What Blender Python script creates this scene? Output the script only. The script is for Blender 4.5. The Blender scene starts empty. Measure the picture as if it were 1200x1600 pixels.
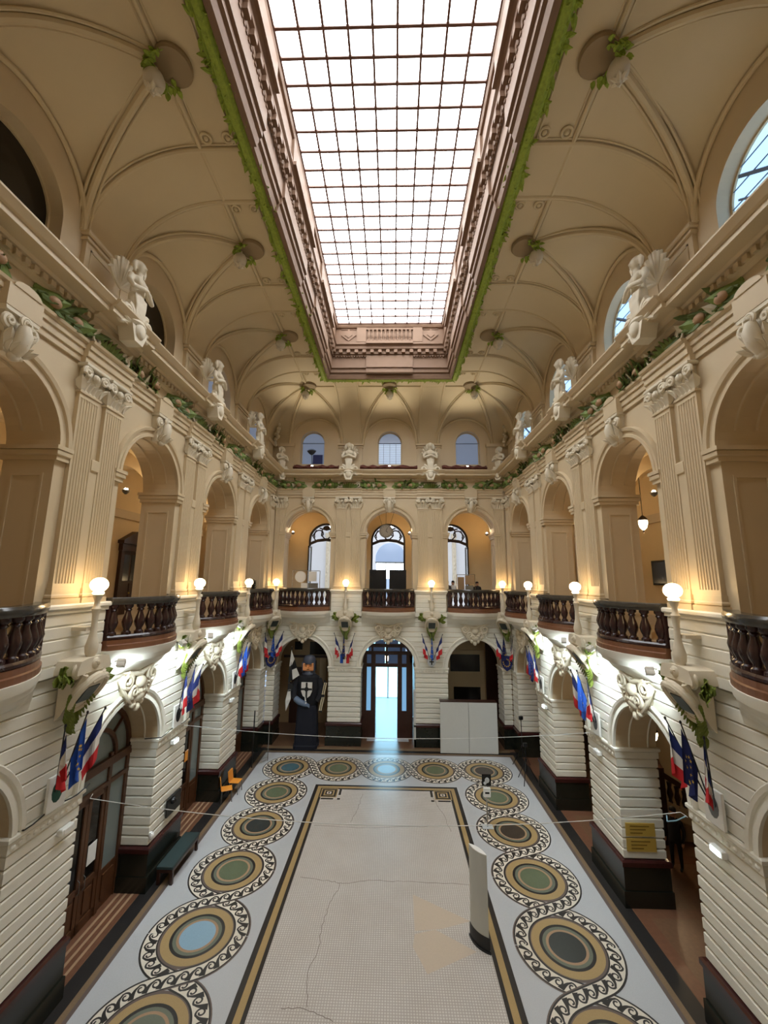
import bpy, bmesh, math, random
from math import pi, sin, cos, sqrt, atan2, acos, radians
from mathutils import Vector, Matrix
random.seed(7)
SC = bpy.context.scene
COL = SC.collection

# ------------------------------------------------------------------ camera
F_PX, PITCH, YAW, ROLL = 628.2, .1667, .0249, .0097
CAM_POS = Vector((.284, 0.0, 9.1))
cd = bpy.data.cameras.new('camera'); cam = bpy.data.objects.new('camera', cd); COL.objects.link(cam)
cd.sensor_fit = 'HORIZONTAL'; cd.sensor_width = 36.0; cd.lens = 36.0 * F_PX / 1200.0
cd.clip_start = .05; cd.clip_end = 200
cam.matrix_world = (Matrix.Translation(CAM_POS) @ Matrix.Rotation(YAW, 4, 'Z') @ Matrix.Rotation(PITCH, 4, 'X')
                    @ Matrix.Rotation(pi / 2, 4, 'X') @ Matrix.Rotation(ROLL, 4, 'Z'))
SC.camera = cam

# ------------------------------------------------------------------ world, exposure
wd = bpy.data.worlds.new('world'); SC.world = wd; wd.use_nodes = True
wd.node_tree.nodes['Background'].inputs[0].default_value = (.55, .72, 1.0, 1)
wd.node_tree.nodes['Background'].inputs[1].default_value = 1.0
vs = SC.view_settings
vs.view_transform = 'Standard'; vs.look = 'None'; vs.gamma = 1.0; vs.use_curve_mapping = False
vs.exposure = 0.0

K_SKY, K_GLOBE, K_GALLERY, K_FLOOD, K_UP = 12.0, 15.0, 28.0, 230.0, 110.0
SKY_COL = (.90, .96, 1.0)

# ------------------------------------------------------------------ materials
def srgb(r, g, b):
    f = lambda c: c / 12.92 if c <= .04045 else ((c + .055) / 1.055) ** 2.4
    return (f(r / 255), f(g / 255), f(b / 255), 1)
MATS = {}
def mat(name, col, rough=.6, metal=0.0, noise=0.0, nscale=6.0, bump=0.0, bscale=40.0, emit=None, estr=0.0, spec=.5, coat=0.0):
    m = bpy.data.materials.new(name); m.use_nodes = True
    nt = m.node_tree; b = nt.nodes['Principled BSDF']
    b.inputs['Base Color'].default_value = col; b.inputs['Roughness'].default_value = rough
    b.inputs['Metallic'].default_value = metal; b.inputs['Specular IOR Level'].default_value = spec
    b.inputs['Coat Weight'].default_value = coat
    tc = None
    if noise or bump: tc = nt.nodes.new('ShaderNodeTexCoord')
    if noise:
        n = nt.nodes.new('ShaderNodeTexNoise'); n.inputs['Scale'].default_value = nscale; n.inputs['Detail'].default_value = 6
        nt.links.new(tc.outputs['Object'], n.inputs['Vector'])
        mx = nt.nodes.new('ShaderNodeMix'); mx.data_type = 'RGBA'
        mx.inputs[6].default_value = tuple(c * (1 - noise) for c in col[:3]) + (1,)
        mx.inputs[7].default_value = tuple(min(1, c * (1 + noise)) for c in col[:3]) + (1,)
        nt.links.new(n.outputs['Fac'], mx.inputs[0]); nt.links.new(mx.outputs[2], b.inputs['Base Color'])
    if bump:
        n2 = nt.nodes.new('ShaderNodeTexNoise'); n2.inputs['Scale'].default_value = bscale; n2.inputs['Detail'].default_value = 4
        nt.links.new(tc.outputs['Object'], n2.inputs['Vector'])
        bp = nt.nodes.new('ShaderNodeBump'); bp.inputs['Strength'].default_value = bump; bp.inputs['Distance'].default_value = .02
        nt.links.new(n2.outputs['Fac'], bp.inputs['Height']); nt.links.new(bp.outputs['Normal'], b.inputs['Normal'])
    if emit:
        b.inputs['Emission Color'].default_value = emit; b.inputs['Emission Strength'].default_value = estr
    MATS[name] = m
    return m
STONE = mat('cream_stone', srgb(232, 228, 214), .6, noise=.05, nscale=2.5, bump=.12, bscale=60)
PAINT = mat('cream_paint', srgb(206, 186, 152), .55, noise=.04, nscale=1.5)
CEIL = mat('ceiling_plaster', srgb(205, 186, 150), .65, noise=.05, nscale=1.2, bump=.06, bscale=50)
WELLM = mat('dimmed_well_plaster', srgb(126, 98, 76), .7, noise=.08, nscale=4)  # plaster colour darkened so the well looks dim beside the bright glazing
CARVE = mat('carved_stone', srgb(222, 211, 188), .6, noise=.06, nscale=5)
GALW = mat('gallery_plaster', srgb(228, 204, 160), .7, noise=.05, nscale=2)
BLACKM = mat('black_marble', srgb(30, 33, 27), .25, noise=.35, nscale=5)
REDM = mat('red_marble', srgb(60, 28, 26), .25, noise=.3, nscale=8)
BALM = mat('baluster_marble', srgb(50, 28, 26), .22, noise=.35, nscale=9)
RAILM = mat('rail_marble', srgb(62, 58, 52), .18, noise=.4, nscale=7)
WOODB = mat('balcony_wood', srgb(120, 78, 52), .35, noise=.25, nscale=5)
DOORW = mat('door_oak', srgb(82, 50, 28), .4, noise=.3, nscale=7)
DARKW = mat('dark_wood', srgb(58, 32, 22), .35, noise=.3, nscale=6)
GLASSD = mat('door_glass', srgb(120, 130, 128), .12, spec=.8)
GLASSK = mat('dark_glass', srgb(22, 16, 12), .15)
IRON = mat('wrought_iron', srgb(34, 18, 16), .45)
GREEN = mat('green_leaf', srgb(110, 124, 44), .6, noise=.4, nscale=7, bump=.3, bscale=14)
GREEND = mat('frieze_green', srgb(116, 136, 66), .6, noise=.35, nscale=8, bump=.3, bscale=20)
GREENL = mat('moss_green', srgb(146, 164, 58), .7, noise=.5, nscale=14, bump=.4, bscale=18)
FRUIT = mat('terracotta_fruit', srgb(164, 128, 92), .6, noise=.2, nscale=12)
CLOTHR = mat('maroon_cloth', srgb(96, 48, 40), .8, noise=.2, nscale=8)
GLOBE = mat('globe_glass', (1, .9, .7, 1), .3, emit=(1.0, .72, .38, 1), estr=K_GLOBE)
BULB = mat('lamp_glass', srgb(214, 204, 184), .3)
COOL = mat('flood_glass', (1, 1, 1, 1), .3, emit=(.80, .95, 1.0, 1), estr=60)
EMERG = mat('emergency_glass', (1, 1, 1, 1), .3, emit=(.80, 1.0, .95, 1), estr=14)
WHITE = mat('white_paint', srgb(232, 232, 228), .5)
PANEL = mat('white_board', srgb(206, 206, 200), .6, noise=.03, nscale=6)
GREY = mat('grey_metal', srgb(120, 122, 122), .4, metal=.6)
CHROME = mat('chrome', srgb(200, 200, 200), .2, metal=1.0)
BLACK = mat('black_plastic', srgb(18, 18, 20), .45)
BLACKC = mat('black_cloth', srgb(20, 21, 27), .85, noise=.3, nscale=9)
ROBE = mat('navy_robe', srgb(17, 20, 33), .85, noise=.25, nscale=5)
HELM = mat('helmet_grey', srgb(66, 72, 86), .5, noise=.2, nscale=9)
FACE = mat('face_orange', srgb(226, 150, 92), .6)
FLAGB = mat('flag_blue', srgb(26, 42, 104), .8)
FLAGW = mat('flag_white', srgb(226, 222, 214), .8)
FLAGR = mat('flag_red', srgb(196, 34, 40), .8)
EUB = mat('flag_royal_blue', srgb(34, 84, 180), .8)
EUD = mat('flag_navy', srgb(26, 36, 92), .8)
GOLD = mat('gold', srgb(216, 176, 70), .5)
SILV = mat('shield_silver', srgb(190, 194, 196), .45)
SLATE = mat('slate', srgb(62, 72, 70), .35, noise=.3, nscale=9)
BENCHG = mat('bench_green', srgb(40, 58, 58), .6, noise=.15, nscale=5)
ORANGE = mat('chair_orange', srgb(232, 150, 50), .5)
YELL = mat('sign_yellow', srgb(190, 158, 72), .6)
SKIN = mat('skin', srgb(190, 140, 110), .6)
HAIR = mat('hair', srgb(40, 30, 24), .8)
COAT = mat('coat', srgb(34, 28, 28), .8)
SHIRT = mat('grey_jacket', srgb(92, 94, 104), .8)
PAPER = mat('paper', srgb(228, 226, 220), .7)
BROWNP = mat('brown_board', srgb(150, 124, 92), .7)
BEIGE = mat('back_room', srgb(176, 150, 112), .7, noise=.06, nscale=3)
# mosaic colours
T_FIELD = None
T_BLACK = mat('tile_black', srgb(40, 37, 36), .35, noise=.3, nscale=60, bump=.1, bscale=90)
T_OCHRE = mat('tile_ochre', srgb(168, 142, 96), .4, noise=.15, nscale=60)
T_TAN = mat('tile_tan', srgb(166, 134, 104), .4, noise=.15, nscale=60)
T_PURP = mat('tile_purple', srgb(104, 90, 84), .4, noise=.2, nscale=60)
T_GREY = mat('tile_greygreen', srgb(106, 112, 96), .4, noise=.2, nscale=60)
T_WHITE = mat('tile_white', srgb(222, 214, 198), .4, noise=.06, nscale=60)
T_GREEN = mat('tile_green', srgb(100, 110, 84), .35, noise=.12, nscale=50)
T_BLUE = mat('tile_lightblue', srgb(140, 172, 192), .35, noise=.12, nscale=50)
T_TEAL = mat('tile_teal', srgb(74, 104, 112), .35, noise=.12, nscale=50)
T_DARK = mat('tile_dark', srgb(52, 56, 54), .3, noise=.2, nscale=50)
T_UMBER = mat('tile_umber', srgb(66, 56, 46), .3, noise=.2, nscale=50)
T_PALE = mat('tile_paleblue', srgb(188, 190, 192), .35, noise=.10, nscale=45, bump=.08, bscale=80)
T_BROWN = mat('tile_brown', srgb(112, 82, 60), .35, noise=.25, nscale=12)
T_RED = mat('tile_redbrown', srgb(112, 76, 56), .35, noise=.25, nscale=8)
T_EDGE = mat('tile_brown_edge', srgb(126, 104, 78), .4, noise=.2, nscale=30)

def field_mat():
    m = bpy.data.materials.new('tile_field'); m.use_nodes = True
    nt = m.node_tree; b = nt.nodes['Principled BSDF']; N = nt.nodes.new; L = nt.links.new
    b.inputs['Roughness'].default_value = .38
    tc = N('ShaderNodeTexCoord')
    br = N('ShaderNodeTexBrick'); br.offset = 0.0
    br.inputs['Color1'].default_value = srgb(210, 206, 200); br.inputs['Color2'].default_value = srgb(218, 214, 208)
    br.inputs['Mortar'].default_value = srgb(184, 176, 168)
    br.inputs['Scale'].default_value = 1.0; br.inputs['Mortar Size'].default_value = .012
    br.inputs['Brick Width'].default_value = .062; br.inputs['Row Height'].default_value = .062
    L(tc.outputs['Object'], br.inputs['Vector'])
    n = N('ShaderNodeTexNoise'); n.inputs['Scale'].default_value = .9; n.inputs['Detail'].default_value = 5
    L(tc.outputs['Object'], n.inputs['Vector'])
    mx = N('ShaderNodeMix'); mx.data_type = 'RGBA'; mx.blend_type = 'MULTIPLY'; mx.inputs[0].default_value = 1
    rp = N('ShaderNodeValToRGB'); rp.color_ramp.elements[0].position = .3; rp.color_ramp.elements[1].position = .7
    rp.color_ramp.elements[0].color = (.90, .88, .86, 1); rp.color_ramp.elements[1].color = (1, 1, 1, 1)
    L(n.outputs['Fac'], rp.inputs[0]); L(br.outputs['Color'], mx.inputs[6]); L(rp.outputs[0], mx.inputs[7])
    L(mx.outputs[2], b.inputs['Base Color'])
    return m
T_FIELD = field_mat()

# ------------------------------------------------------------------ mesh helper
class MB:
    def __init__(s): s.v = []; s.f = []; s.mi = []
    def add(s, vs_, fs_, mi=0):
        o = len(s.v); s.v += [tuple(p) for p in vs_]
        for f in fs_: s.f.append(tuple(i + o for i in f)); s.mi.append(mi)
        return s
    def box(s, x0, x1, y0, y1, z0, z1, mi=0, bev=0.0):
        if bev <= 0:
            v = [(x, y, z) for z in (z0, z1) for y in (y0, y1) for x in (x0, x1)]
            return s.add(v, [(0, 2, 3, 1), (4, 5, 7, 6), (0, 1, 5, 4), (2, 6, 7, 3), (0, 4, 6, 2), (1, 3, 7, 5)], mi)
        b = bev; v = []   # chamfer on the horizontal edges only
        for (z, d) in ((z0, b), (z0 + b, 0), (z1 - b, 0), (z1, b)):
            v += [(x0 + d, y0 + d, z), (x1 - d, y0 + d, z), (x1 - d, y1 - d, z), (x0 + d, y1 - d, z)]
        f = [(3, 2, 1, 0), (12, 13, 14, 15)]
        for k in range(3):
            for i in range(4):
                j = (i + 1) % 4; f.append((k * 4 + i, k * 4 + j, k * 4 + 4 + j, k * 4 + 4 + i))
        return s.add(v, f, mi)
    def poly(s, pts, y0, y1, mi=0):            # polygon in (x,z) extruded along y
        n = len(pts); v = [(x, y0, z) for x, z in pts] + [(x, y1, z) for x, z in pts]
        f = [tuple(range(n)), tuple(range(2 * n - 1, n - 1, -1))] + [(i, i + n, (i + 1) % n + n, (i + 1) % n) for i in range(n)]
        return s.add(v, f, mi)
    def polyz(s, pts, z0, z1, mi=0):           # polygon in (x,y) extruded along z
        n = len(pts); v = [(x, y, z0) for x, y in pts] + [(x, y, z1) for x, y in pts]
        f = [tuple(range(n - 1, -1, -1)), tuple(range(n, 2 * n))] + [(i, (i + 1) % n, (i + 1) % n + n, i + n) for i in range(n)]
        return s.add(v, f, mi)
    def lathe(s, prof, n=16, c=(0, 0, 0), mi=0, sx=1, sy=1, a0=0, a1=2 * pi):
        full = abs(a1 - a0 - 2 * pi) < 1e-6; m = n if full else n + 1
        v = []
        for r, z in prof:
            for i in range(m):
                a = a0 + (a1 - a0) * i / n; v.append((c[0] + r * cos(a) * sx, c[1] + r * sin(a) * sy, c[2] + z))
        f = []
        for k in range(len(prof) - 1):
            for i in range(n):
                j = (i + 1) % m; f.append((k * m + i, k * m + j, (k + 1) * m + j, (k + 1) * m + i))
        if full:
            if prof[0][0] > 1e-5: f.append(tuple(range(m - 1, -1, -1)))
            if prof[-1][0] > 1e-5: f.append(tuple((len(prof) - 1) * m + i for i in range(m)))
        return s.add(v, f, mi)
    def ell(s, c, r, nu=12, nv=8, mi=0, M=None):
        v = []; f = []
        for k in range(nv + 1):
            t = pi * k / nv
            for i in range(nu):
                a = 2 * pi * i / nu; p = Vector((r[0] * sin(t) * cos(a), r[1] * sin(t) * sin(a), r[2] * cos(t)))
                if M: p = M @ p
                v.append((c[0] + p.x, c[1] + p.y, c[2] + p.z))
        for k in range(nv):
            for i in range(nu):
                j = (i + 1) % nu; f.append((k * nu + i, (k + 1) * nu + i, (k + 1) * nu + j, k * nu + j))
        return s.add(v, f, mi)
    def tube(s, pts, r, n=8, mi=0, closed=False, flat=1.0):
        P = [Vector(p) for p in pts]; m = len(P); R = r if isinstance(r, (list, tuple)) else [r] * m
        v = []; f = []; up = Vector((.123, .311, .94)).normalized()
        a = None
        for k in range(m):
            if closed: t = P[(k + 1) % m] - P[k - 1]
            else: t = P[min(k + 1, m - 1)] - P[max(k - 1, 0)]
            t.normalize()
            if a is None: a = t.orthogonal().normalized() if abs(t.dot(up)) > .98 else (up - t * up.dot(t)).normalized()
            else:
                a = a - t * a.dot(t); a = a.normalized() if a.length > 1e-6 else t.orthogonal().normalized()
            b = t.cross(a)
            for i in range(n):
                q = 2 * pi * i / n; v.append(P[k] + a * (cos(q) * R[k]) + b * (sin(q) * R[k] * flat))
        K = m if closed else m - 1
        for k in range(K):
            k2 = (k + 1) % m
            for i in range(n):
                j = (i + 1) % n; f.append((k * n + i, k * n + j, k2 * n + j, k2 * n + i))
        if not closed: f += [tuple(range(n - 1, -1, -1)), tuple((m - 1) * n + i for i in range(n))]
        return s.add(v, f, mi)
    def sweep(s, rings, closed_prof=True, closed_path=False, mi=0, caps=True):
        n = len(rings[0]); m = len(rings); v = [p for r in rings for p in r]; f = []
        for k in range(m if closed_path else m - 1):
            k2 = (k + 1) % m
            for i in range(n if closed_prof else n - 1):
                j = (i + 1) % n; f.append((k * n + i, k * n + j, k2 * n + j, k2 * n + i))
        if caps and closed_prof and not closed_path: f += [tuple(range(n - 1, -1, -1)), tuple((m - 1) * n + i for i in range(n))]
        return s.add(v, f, mi)
    def disc(s, c, r0, r1, z, n=48, mi=0):
        v = []; f = []
        for i in range(n):
            a = 2 * pi * i / n; v.append((c[0] + r1 * cos(a), c[1] + r1 * sin(a), z))
        if r0 <= 0: return s.add(v, [tuple(range(n))], mi)
        for i in range(n):
            a = 2 * pi * i / n; v.append((c[0] + r0 * cos(a), c[1] + r0 * sin(a), z))
        return s.add(v, [(i, (i + 1) % n, (i + 1) % n + n, i + n) for i in range(n)], mi)
    def leaf(s, base, d, nrm, L, W, curl=.25, mi=0, n=5, th=.02):
        base = Vector(base); d = Vector(d).normalized(); nrm = Vector(nrm); nrm = (nrm - d * nrm.dot(d)).normalized(); sd = d.cross(nrm)
        v = []; f = []
        for k in range(n + 1):
            t = k / n; w = W * (sin(pi * min(1, t * .92 + .08)) ** .8) * .5
            if k % 2: w *= 1.18
            c = base + d * (L * t) + nrm * (curl * L * t * t)
            v += [c - sd * w - nrm * (w * .25), c + nrm * .012, c + sd * w - nrm * (w * .25)]
        m = len(v); v += [p - nrm * th for p in v]
        for k in range(n):
            a = k * 3
            for o in (0, 1):
                f.append((a + o, a + o + 1, a + o + 4, a + o + 3)); f.append((m + a + o + 3, m + a + o + 4, m + a + o + 1, m + a + o))
            f.append((a, a + 3, m + a + 3, m + a)); f.append((a + 2, m + a + 2, m + a + 5, a + 5))
        return s.add(v, f, mi)
    def mesh(s, name, mats, smooth=False, recalc=True, weld=False):
        me = bpy.data.meshes.new(name); me.from_pydata([tuple(p) for p in s.v], [], s.f)
        mats = mats if isinstance(mats, (list, tuple)) else [mats]
        for m in mats: me.materials.append(m)
        me.polygons.foreach_set('material_index', s.mi)
        if recalc or weld:
            bm = bmesh.new(); bm.from_mesh(me)
            if weld: bmesh.ops.remove_doubles(bm, verts=bm.verts, dist=1e-4)
            if recalc: bmesh.ops.recalc_face_normals(bm, faces=bm.faces)
            bm.to_mesh(me); bm.free()
        if smooth:
            me.polygons.foreach_set('use_smooth', [True] * len(me.polygons)); me.set_sharp_from_angle(angle=radians(38))
        me.update(); return me

def ob(name, me, parent=None, loc=(0, 0, 0), rz=0.0, rot=None, scale=None):
    o = bpy.data.objects.new(name, me); COL.objects.link(o); o.location = loc
    o.rotation_euler = rot if rot else (0, 0, rz)
    if scale: o.scale = scale
    if parent: o.parent = parent
    return o
def struct(o): o['kind'] = 'structure'; return o
def tag(o, label, cat, group=None):
    o['label'] = label; o['category'] = cat
    if group: o['group'] = group
    return o
def thing(name, label, cat, loc=(0, 0, 0), rz=0.0, group=None):
    return tag(ob(name, None, None, loc, rz), label, cat, group)

def ray(u, v):                                  # direction through a pixel of the 1200 x 1600 photograph
    a = (u - 600) / F_PX; b = (800 - v) / F_PX
    return cam.matrix_world.to_3x3() @ Vector((a, b, -1))
def at(u, v, **k):
    d = ray(u, v); (ax, val), = k.items(); i = 'XYZ'.index(ax); return CAM_POS + d * ((val - CAM_POS[i]) / d[i])

# ------------------------------------------------------------------ plan of the hall
HW, YF = 7.0, 24.1                               # half width, far wall (lower face)
AY = [6.85, 11.75, 16.65, 21.55]                 # arches along the sides
PY = [4.4, 9.3, 14.2, 19.1]                      # piers along the sides
AX = [-4.95, 0, 4.95]; PX = [-2.475, 2.475]
BAY = 2.45
WALLS = dict(left=((-HW, 0, 0), pi / 2), right=((HW, 0, 0), -pi / 2), far=((0, YF, 0), 0.0))
def S(w, q): return {'left': q, 'right': -q, 'far': q}[w]
ARCH = dict(left=AY, right=AY, far=AX); PIER = dict(left=PY, right=PY, far=PX)
def W2(w, s, y=0.0, z=0.0):                      # wall coordinates (position along, depth into the wall, height) to world
    (ox, oy, oz), r = WALLS[w]; x = S(w, s)
    return Vector((ox + x * cos(r) - y * sin(r), oy + x * sin(r) + y * cos(r), z))
def RZ(w): return WALLS[w][1]
WHERE = dict(left='left side wall', right='right side wall', far='far end wall')
NTH = {'left': ['nearest', 'second', 'third', 'farthest'], 'right': ['nearest', 'second', 'third', 'farthest'], 'far': ['left', 'middle', 'right']}

# ------------------------------------------------------------------ big light: glazed roof
sx, sy0, sy1, sz = 2.78, 4.0, 19.55, 22.65

# ------------------------------------------------------------------ floor
Z0 = 0.0
mb = MB(); mb.box(-13, 13, -1, 36, -.3, 0); FLOOR = struct(ob('floor', mb.mesh('floor', T_BROWN)))
def rect_ring(mb, x0, y0, y1, w, z, mi=0):       # U-shaped strip: outer half-width x0, far edge y1
    mb.box(-x0, -x0 + w, y0, y1, z - .01, z, mi); mb.box(x0 - w, x0, y0, y1, z - .01, z, mi); mb.box(-x0 + w, x0 - w, y1 - w, y1, z - .01, z, mi)
def fp(name, mb, m, kind=None):
    o = ob(name, mb.mesh(name, m), FLOOR)
    if kind: o['kind'] = kind
    return o
mb = MB(); rect_ring(mb, 7.06, 2, 23.66, .42, .001); fp('dark_border', mb, T_BLACK)
mb = MB(); rect_ring(mb, 6.66, 2, 23.25, .16, .003); fp('brown_border', mb, T_EDGE)
mb = MB(); rect_ring(mb, 6.52, 2, 23.11, .10, .004); fp('tan_line', mb, T_PURP)
mb = MB(); rect_ring(mb, 6.44, 2, 23.03, 3.3, .003); fp('pale_band', mb, T_PALE)
mb = MB(); mb.box(-3.15, 3.15, 2, 19.77, -.006, .005); fp('black_line', mb, T_BLACK)
mb = MB(); mb.box(-3.01, 3.01, 2, 19.63, -.006, .006); fp('ochre_line', mb, T_OCHRE)
mb = MB(); mb.box(-2.85, 2.85, 2, 19.47, -.006, .007); fp('inner_black_line', mb, T_BLACK)
mb = MB(); mb.box(-2.75, 2.75, 2, 19.37, -.006, .008); fp('mosaic_field', mb, T_FIELD)
for sg in (-1, 1):                                # key squares in the two corners
    k = ob('key_square', None, FLOOR, (sg * 2.44, 19.06, .009))
    for i, (h, m) in enumerate(((.36, T_OCHRE), (.31, T_BLACK), (.22, T_OCHRE), (.16, T_BLACK), (.09, T_WHITE), (.05, T_BLACK))):
        mb = MB(); mb.box(-h, h, -h, h, 0, .001 * (i + 1)); ob('square_band', mb.mesh('square_band', m), k)
    for dx, dy, hx, hy in ((-sg * .47, .1, .05, .26), (0.02 * sg, -.47, .26, .05), (-sg * .47, -.47, .06, .06)):
        mb = MB(); mb.box(dx - hx, dx + hx, dy - hy, dy + hy, 0, .004); ob('square_bar', mb.mesh('square_bar', T_BLACK), k)
# cracks and patches of the field
cm = mat('crack_grey', srgb(128, 116, 106), .6)
def crack(pts):
    mb = MB()
    P = []
    for (a, b) in zip(pts, pts[1:]):
        n = 7
        for i in range(n):
            t = i / n; P.append((a[0] + (b[0] - a[0]) * t + random.uniform(-.03, .03), a[1] + (b[1] - a[1]) * t + random.uniform(-.03, .03)))
    P.append(pts[-1])
    for (a, b) in zip(P, P[1:]):
        dx, dy = b[0] - a[0], b[1] - a[1]; l = math.hypot(dx, dy) or 1; nx, ny = -dy / l * .007, dx / l * .007
        mb.polyz([(a[0] - nx, a[1] - ny), (b[0] - nx, b[1] - ny), (b[0] + nx, b[1] + ny), (a[0] + nx, a[1] + ny)], .005, .0095)
    fp('crack', mb, cm)
g = lambda *ps: [tuple(at(u, v, Z=0).xy) for u, v in ps]
crack(g((470, 1370), (520, 1378), (535, 1381), (575, 1376), (640, 1378), (733, 1383)))
crack(g((532, 1382), (515, 1415), (505, 1440), (498, 1480), (482, 1520), (480, 1575)))
crack(g((567, 1240), (560, 1262), (548, 1285)))
crack(g((674, 1245), (690, 1268), (705, 1300)))
crack(g((490, 1290), (560, 1294), (650, 1292), (720, 1290)))
crack(g((440, 1577), (480, 1577), (520, 1597)))
pm = mat('patch_beige', srgb(200, 184, 164), .45, noise=.08, nscale=30)
for q in (((645, 1398), (735, 1440), (690, 1452), (648, 1455)), ((648, 1460), (680, 1453), (745, 1488), (668, 1523), (645, 1480))):
    mb = MB(); mb.polyz(g(*q), .003, .0085); fp('worn_patch', mb, pm)

# roundels and the plaited wave bands
PT, YR, RC = 2.36, 21.38, 1.10
cen = [(-2 * PT, YR - j * PT) for j in range(5, 0, -1)] + [(i * PT, YR) for i in range(-2, 3)] + [(2 * PT, YR - j * PT) for j in range(1, 6)]
dcol = [T_GREY, T_BLUE, T_GREEN, T_DARK, T_GREEN, T_TEAL, T_GREEN, T_BLUE, T_GREEN, T_UMBER, T_GREEN, T_UMBER, T_GREEN, T_DARK, T_GREEN]
rings = [(.86, .93, T_PURP), (.66, .86, T_OCHRE), (.585, .66, T_BLACK), (.50, .585, T_GREY), (.435, .50, T_TAN)]
ringme = []
for i, (a, b, m) in enumerate(rings):
    mb = MB(); mb.disc((0, 0), a, b, .006 - .0002 * i, 56); ringme.append(mb.mesh('ring', m))
for c, m in zip(cen, dcol):
    r = ob('roundel', None, FLOOR, (c[0], c[1], 0))
    for me in ringme: ob('ring', me, r)
    mb = MB(); mb.disc((0, 0), 0, .436, .0062, 48); ob('centre_disc', mb.mesh('centre_disc', m), r)

def ang(v): return atan2(v[1], v[0])
def strand(sig0):
    """list over crossings i of polylines from the middle of arc i to the middle of arc i+1"""
    n = len(cen); out = []
    phi = acos(2 * RC / PT)
    arcs = []
    for i in range(n):
        sg = sig0 * (-1) ** i; c = cen[i]
        dn = (cen[i + 1][0] - c[0], cen[i + 1][1] - c[1]) if i < n - 1 else (c[0] - cen[i - 1][0], c[1] - cen[i - 1][1])
        dp = (c[0] - cen[i - 1][0], c[1] - cen[i - 1][1]) if i else dn
        a0 = ang((-dp[0], -dp[1])) - sg * phi; a1 = ang(dn) + sg * phi
        if sg > 0:
            while a1 > a0: a1 -= 2 * pi
            while a0 - a1 > 2 * pi: a1 += 2 * pi
        else:
            while a1 < a0: a1 += 2 * pi
            while a1 - a0 > 2 * pi: a1 -= 2 * pi
        K = max(6, int(abs(a1 - a0) / .09)); arcs.append((sg, [(c[0] + RC * cos(a0 + (a1 - a0) * k / K), c[1] + RC * sin(a0 + (a1 - a0) * k / K)) for k in range(K + 1)]))
    for i in range(n - 1):
        A = arcs[i][1]; B = arcs[i + 1][1]
        pl = A[len(A) // 2:]
        p, q = A[-1], B[0]; pl += [(p[0] + (q[0] - p[0]) * t, p[1] + (q[1] - p[1]) * t) for t in (.2, .4, .6, .8)]
        pl += B[:len(B) // 2 + 1]
        out.append((arcs[i][0], pl))
    ends = [(arcs[0][0], arcs[0][1][:len(arcs[0][1]) // 2 + 1]), (arcs[-1][0], arcs[-1][1][len(arcs[-1][1]) // 2:])]
    return out, ends
HOOK = []                                        # one curl of the running-dog scroll, unit length, height -.5..+.5
for k in range(29):
    t = k / 28
    if t < .30:
        q = t / .30; HOOK.append((-.30 + .62 * q, -.5 + .80 * sin(q * pi / 2 * .9), .30 * (1 - q) ** 1.5 + .15))
    else:
        q = (t - .30) / .70; an = pi * .62 - 2 * pi * 1.15 * q; r = .36 * (1 - .66 * q)
        HOOK.append((.50 + r * cos(an), .02 + r * sin(an) * 1.05, .15 - .03 * q))
NH = len(HOOK)
def band(pl, level, wave):
    P = [Vector((x, y, 0)) for x, y in pl]; n = len(P)
    T = [(P[min(i + 1, n - 1)] - P[max(i - 1, 0)]).normalized() for i in range(n)]
    Nn = [Vector((-t.y, t.x, 0)) for t in T]
    z = .0075 if level else .0064
    mb = MB()
    def strip(o0, o1, zz, mi):
        mb.add([p + q * o for p, q in zip(P, Nn) for o in (o0, o1)], [(2 * i, 2 * i + 1, 2 * i + 3, 2 * i + 2) for i in range(n - 1)], mi)
        for k in range(2 * n): mb.v[-1 - k] = (mb.v[-1 - k][0], mb.v[-1 - k][1], zz)
    strip(-.215, .215, z, 0); strip(-.150, .170, z + .0003, 1); strip(-.215, -.185, z + .0003, 2)
    s = [0]
    for i in range(n - 1): s.append(s[-1] + (P[i + 1] - P[i]).length)
    def pt(d, o):
        d = min(max(d, 0), s[-1] - 1e-6); i = max(j for j in range(n) if s[j] <= d); i = min(i, n - 2)
        t = (d - s[i]) / (s[i + 1] - s[i]); c = P[i].lerp(P[i + 1], t); q = Nn[i].lerp(Nn[i + 1], t); return c + q * o
    cnt = max(1, round(s[-1] / .30)); pitch = s[-1] / cnt
    for j in range(cnt):
        V = []
        for k, (a, b, w) in enumerate(HOOK):
            a2, b2, _ = HOOK[min(k + 1, NH - 1)]; a1, b1, _ = HOOK[max(k - 1, 0)]
            l = math.hypot(a2 - a1, b2 - b1) or 1; na, nb = -(b2 - b1) / l, (a2 - a1) / l
            for e in (-1, 1):
                d = (j + .3 + a + na * w * .5 * e) * pitch; o = (b + nb * w * .5 * e)
                V.append(pt(d, max(-.5, min(.5, o)) * .30 + .0))
        V = [(p.x, p.y, z + .0006 + .00001 * (k % 2)) for k, p in enumerate(V)]
        mb.add(V, [(2 * k, 2 * k + 1, 2 * k + 3, 2 * k + 2) for k in range(NH - 1)], 0)
    o = ob('wave_band', mb.mesh('wave_band', [T_BLACK, T_WHITE, T_PURP], recalc=False), FLOOR)
for sig in (1, -1):
    segs, ends = strand(sig)
    for sg, pl in segs: band(pl, sg > 0, 1 if sig > 0 else -1)
    for sg, pl in ends: band(pl, False, 1 if sig > 0 else -1)
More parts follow.
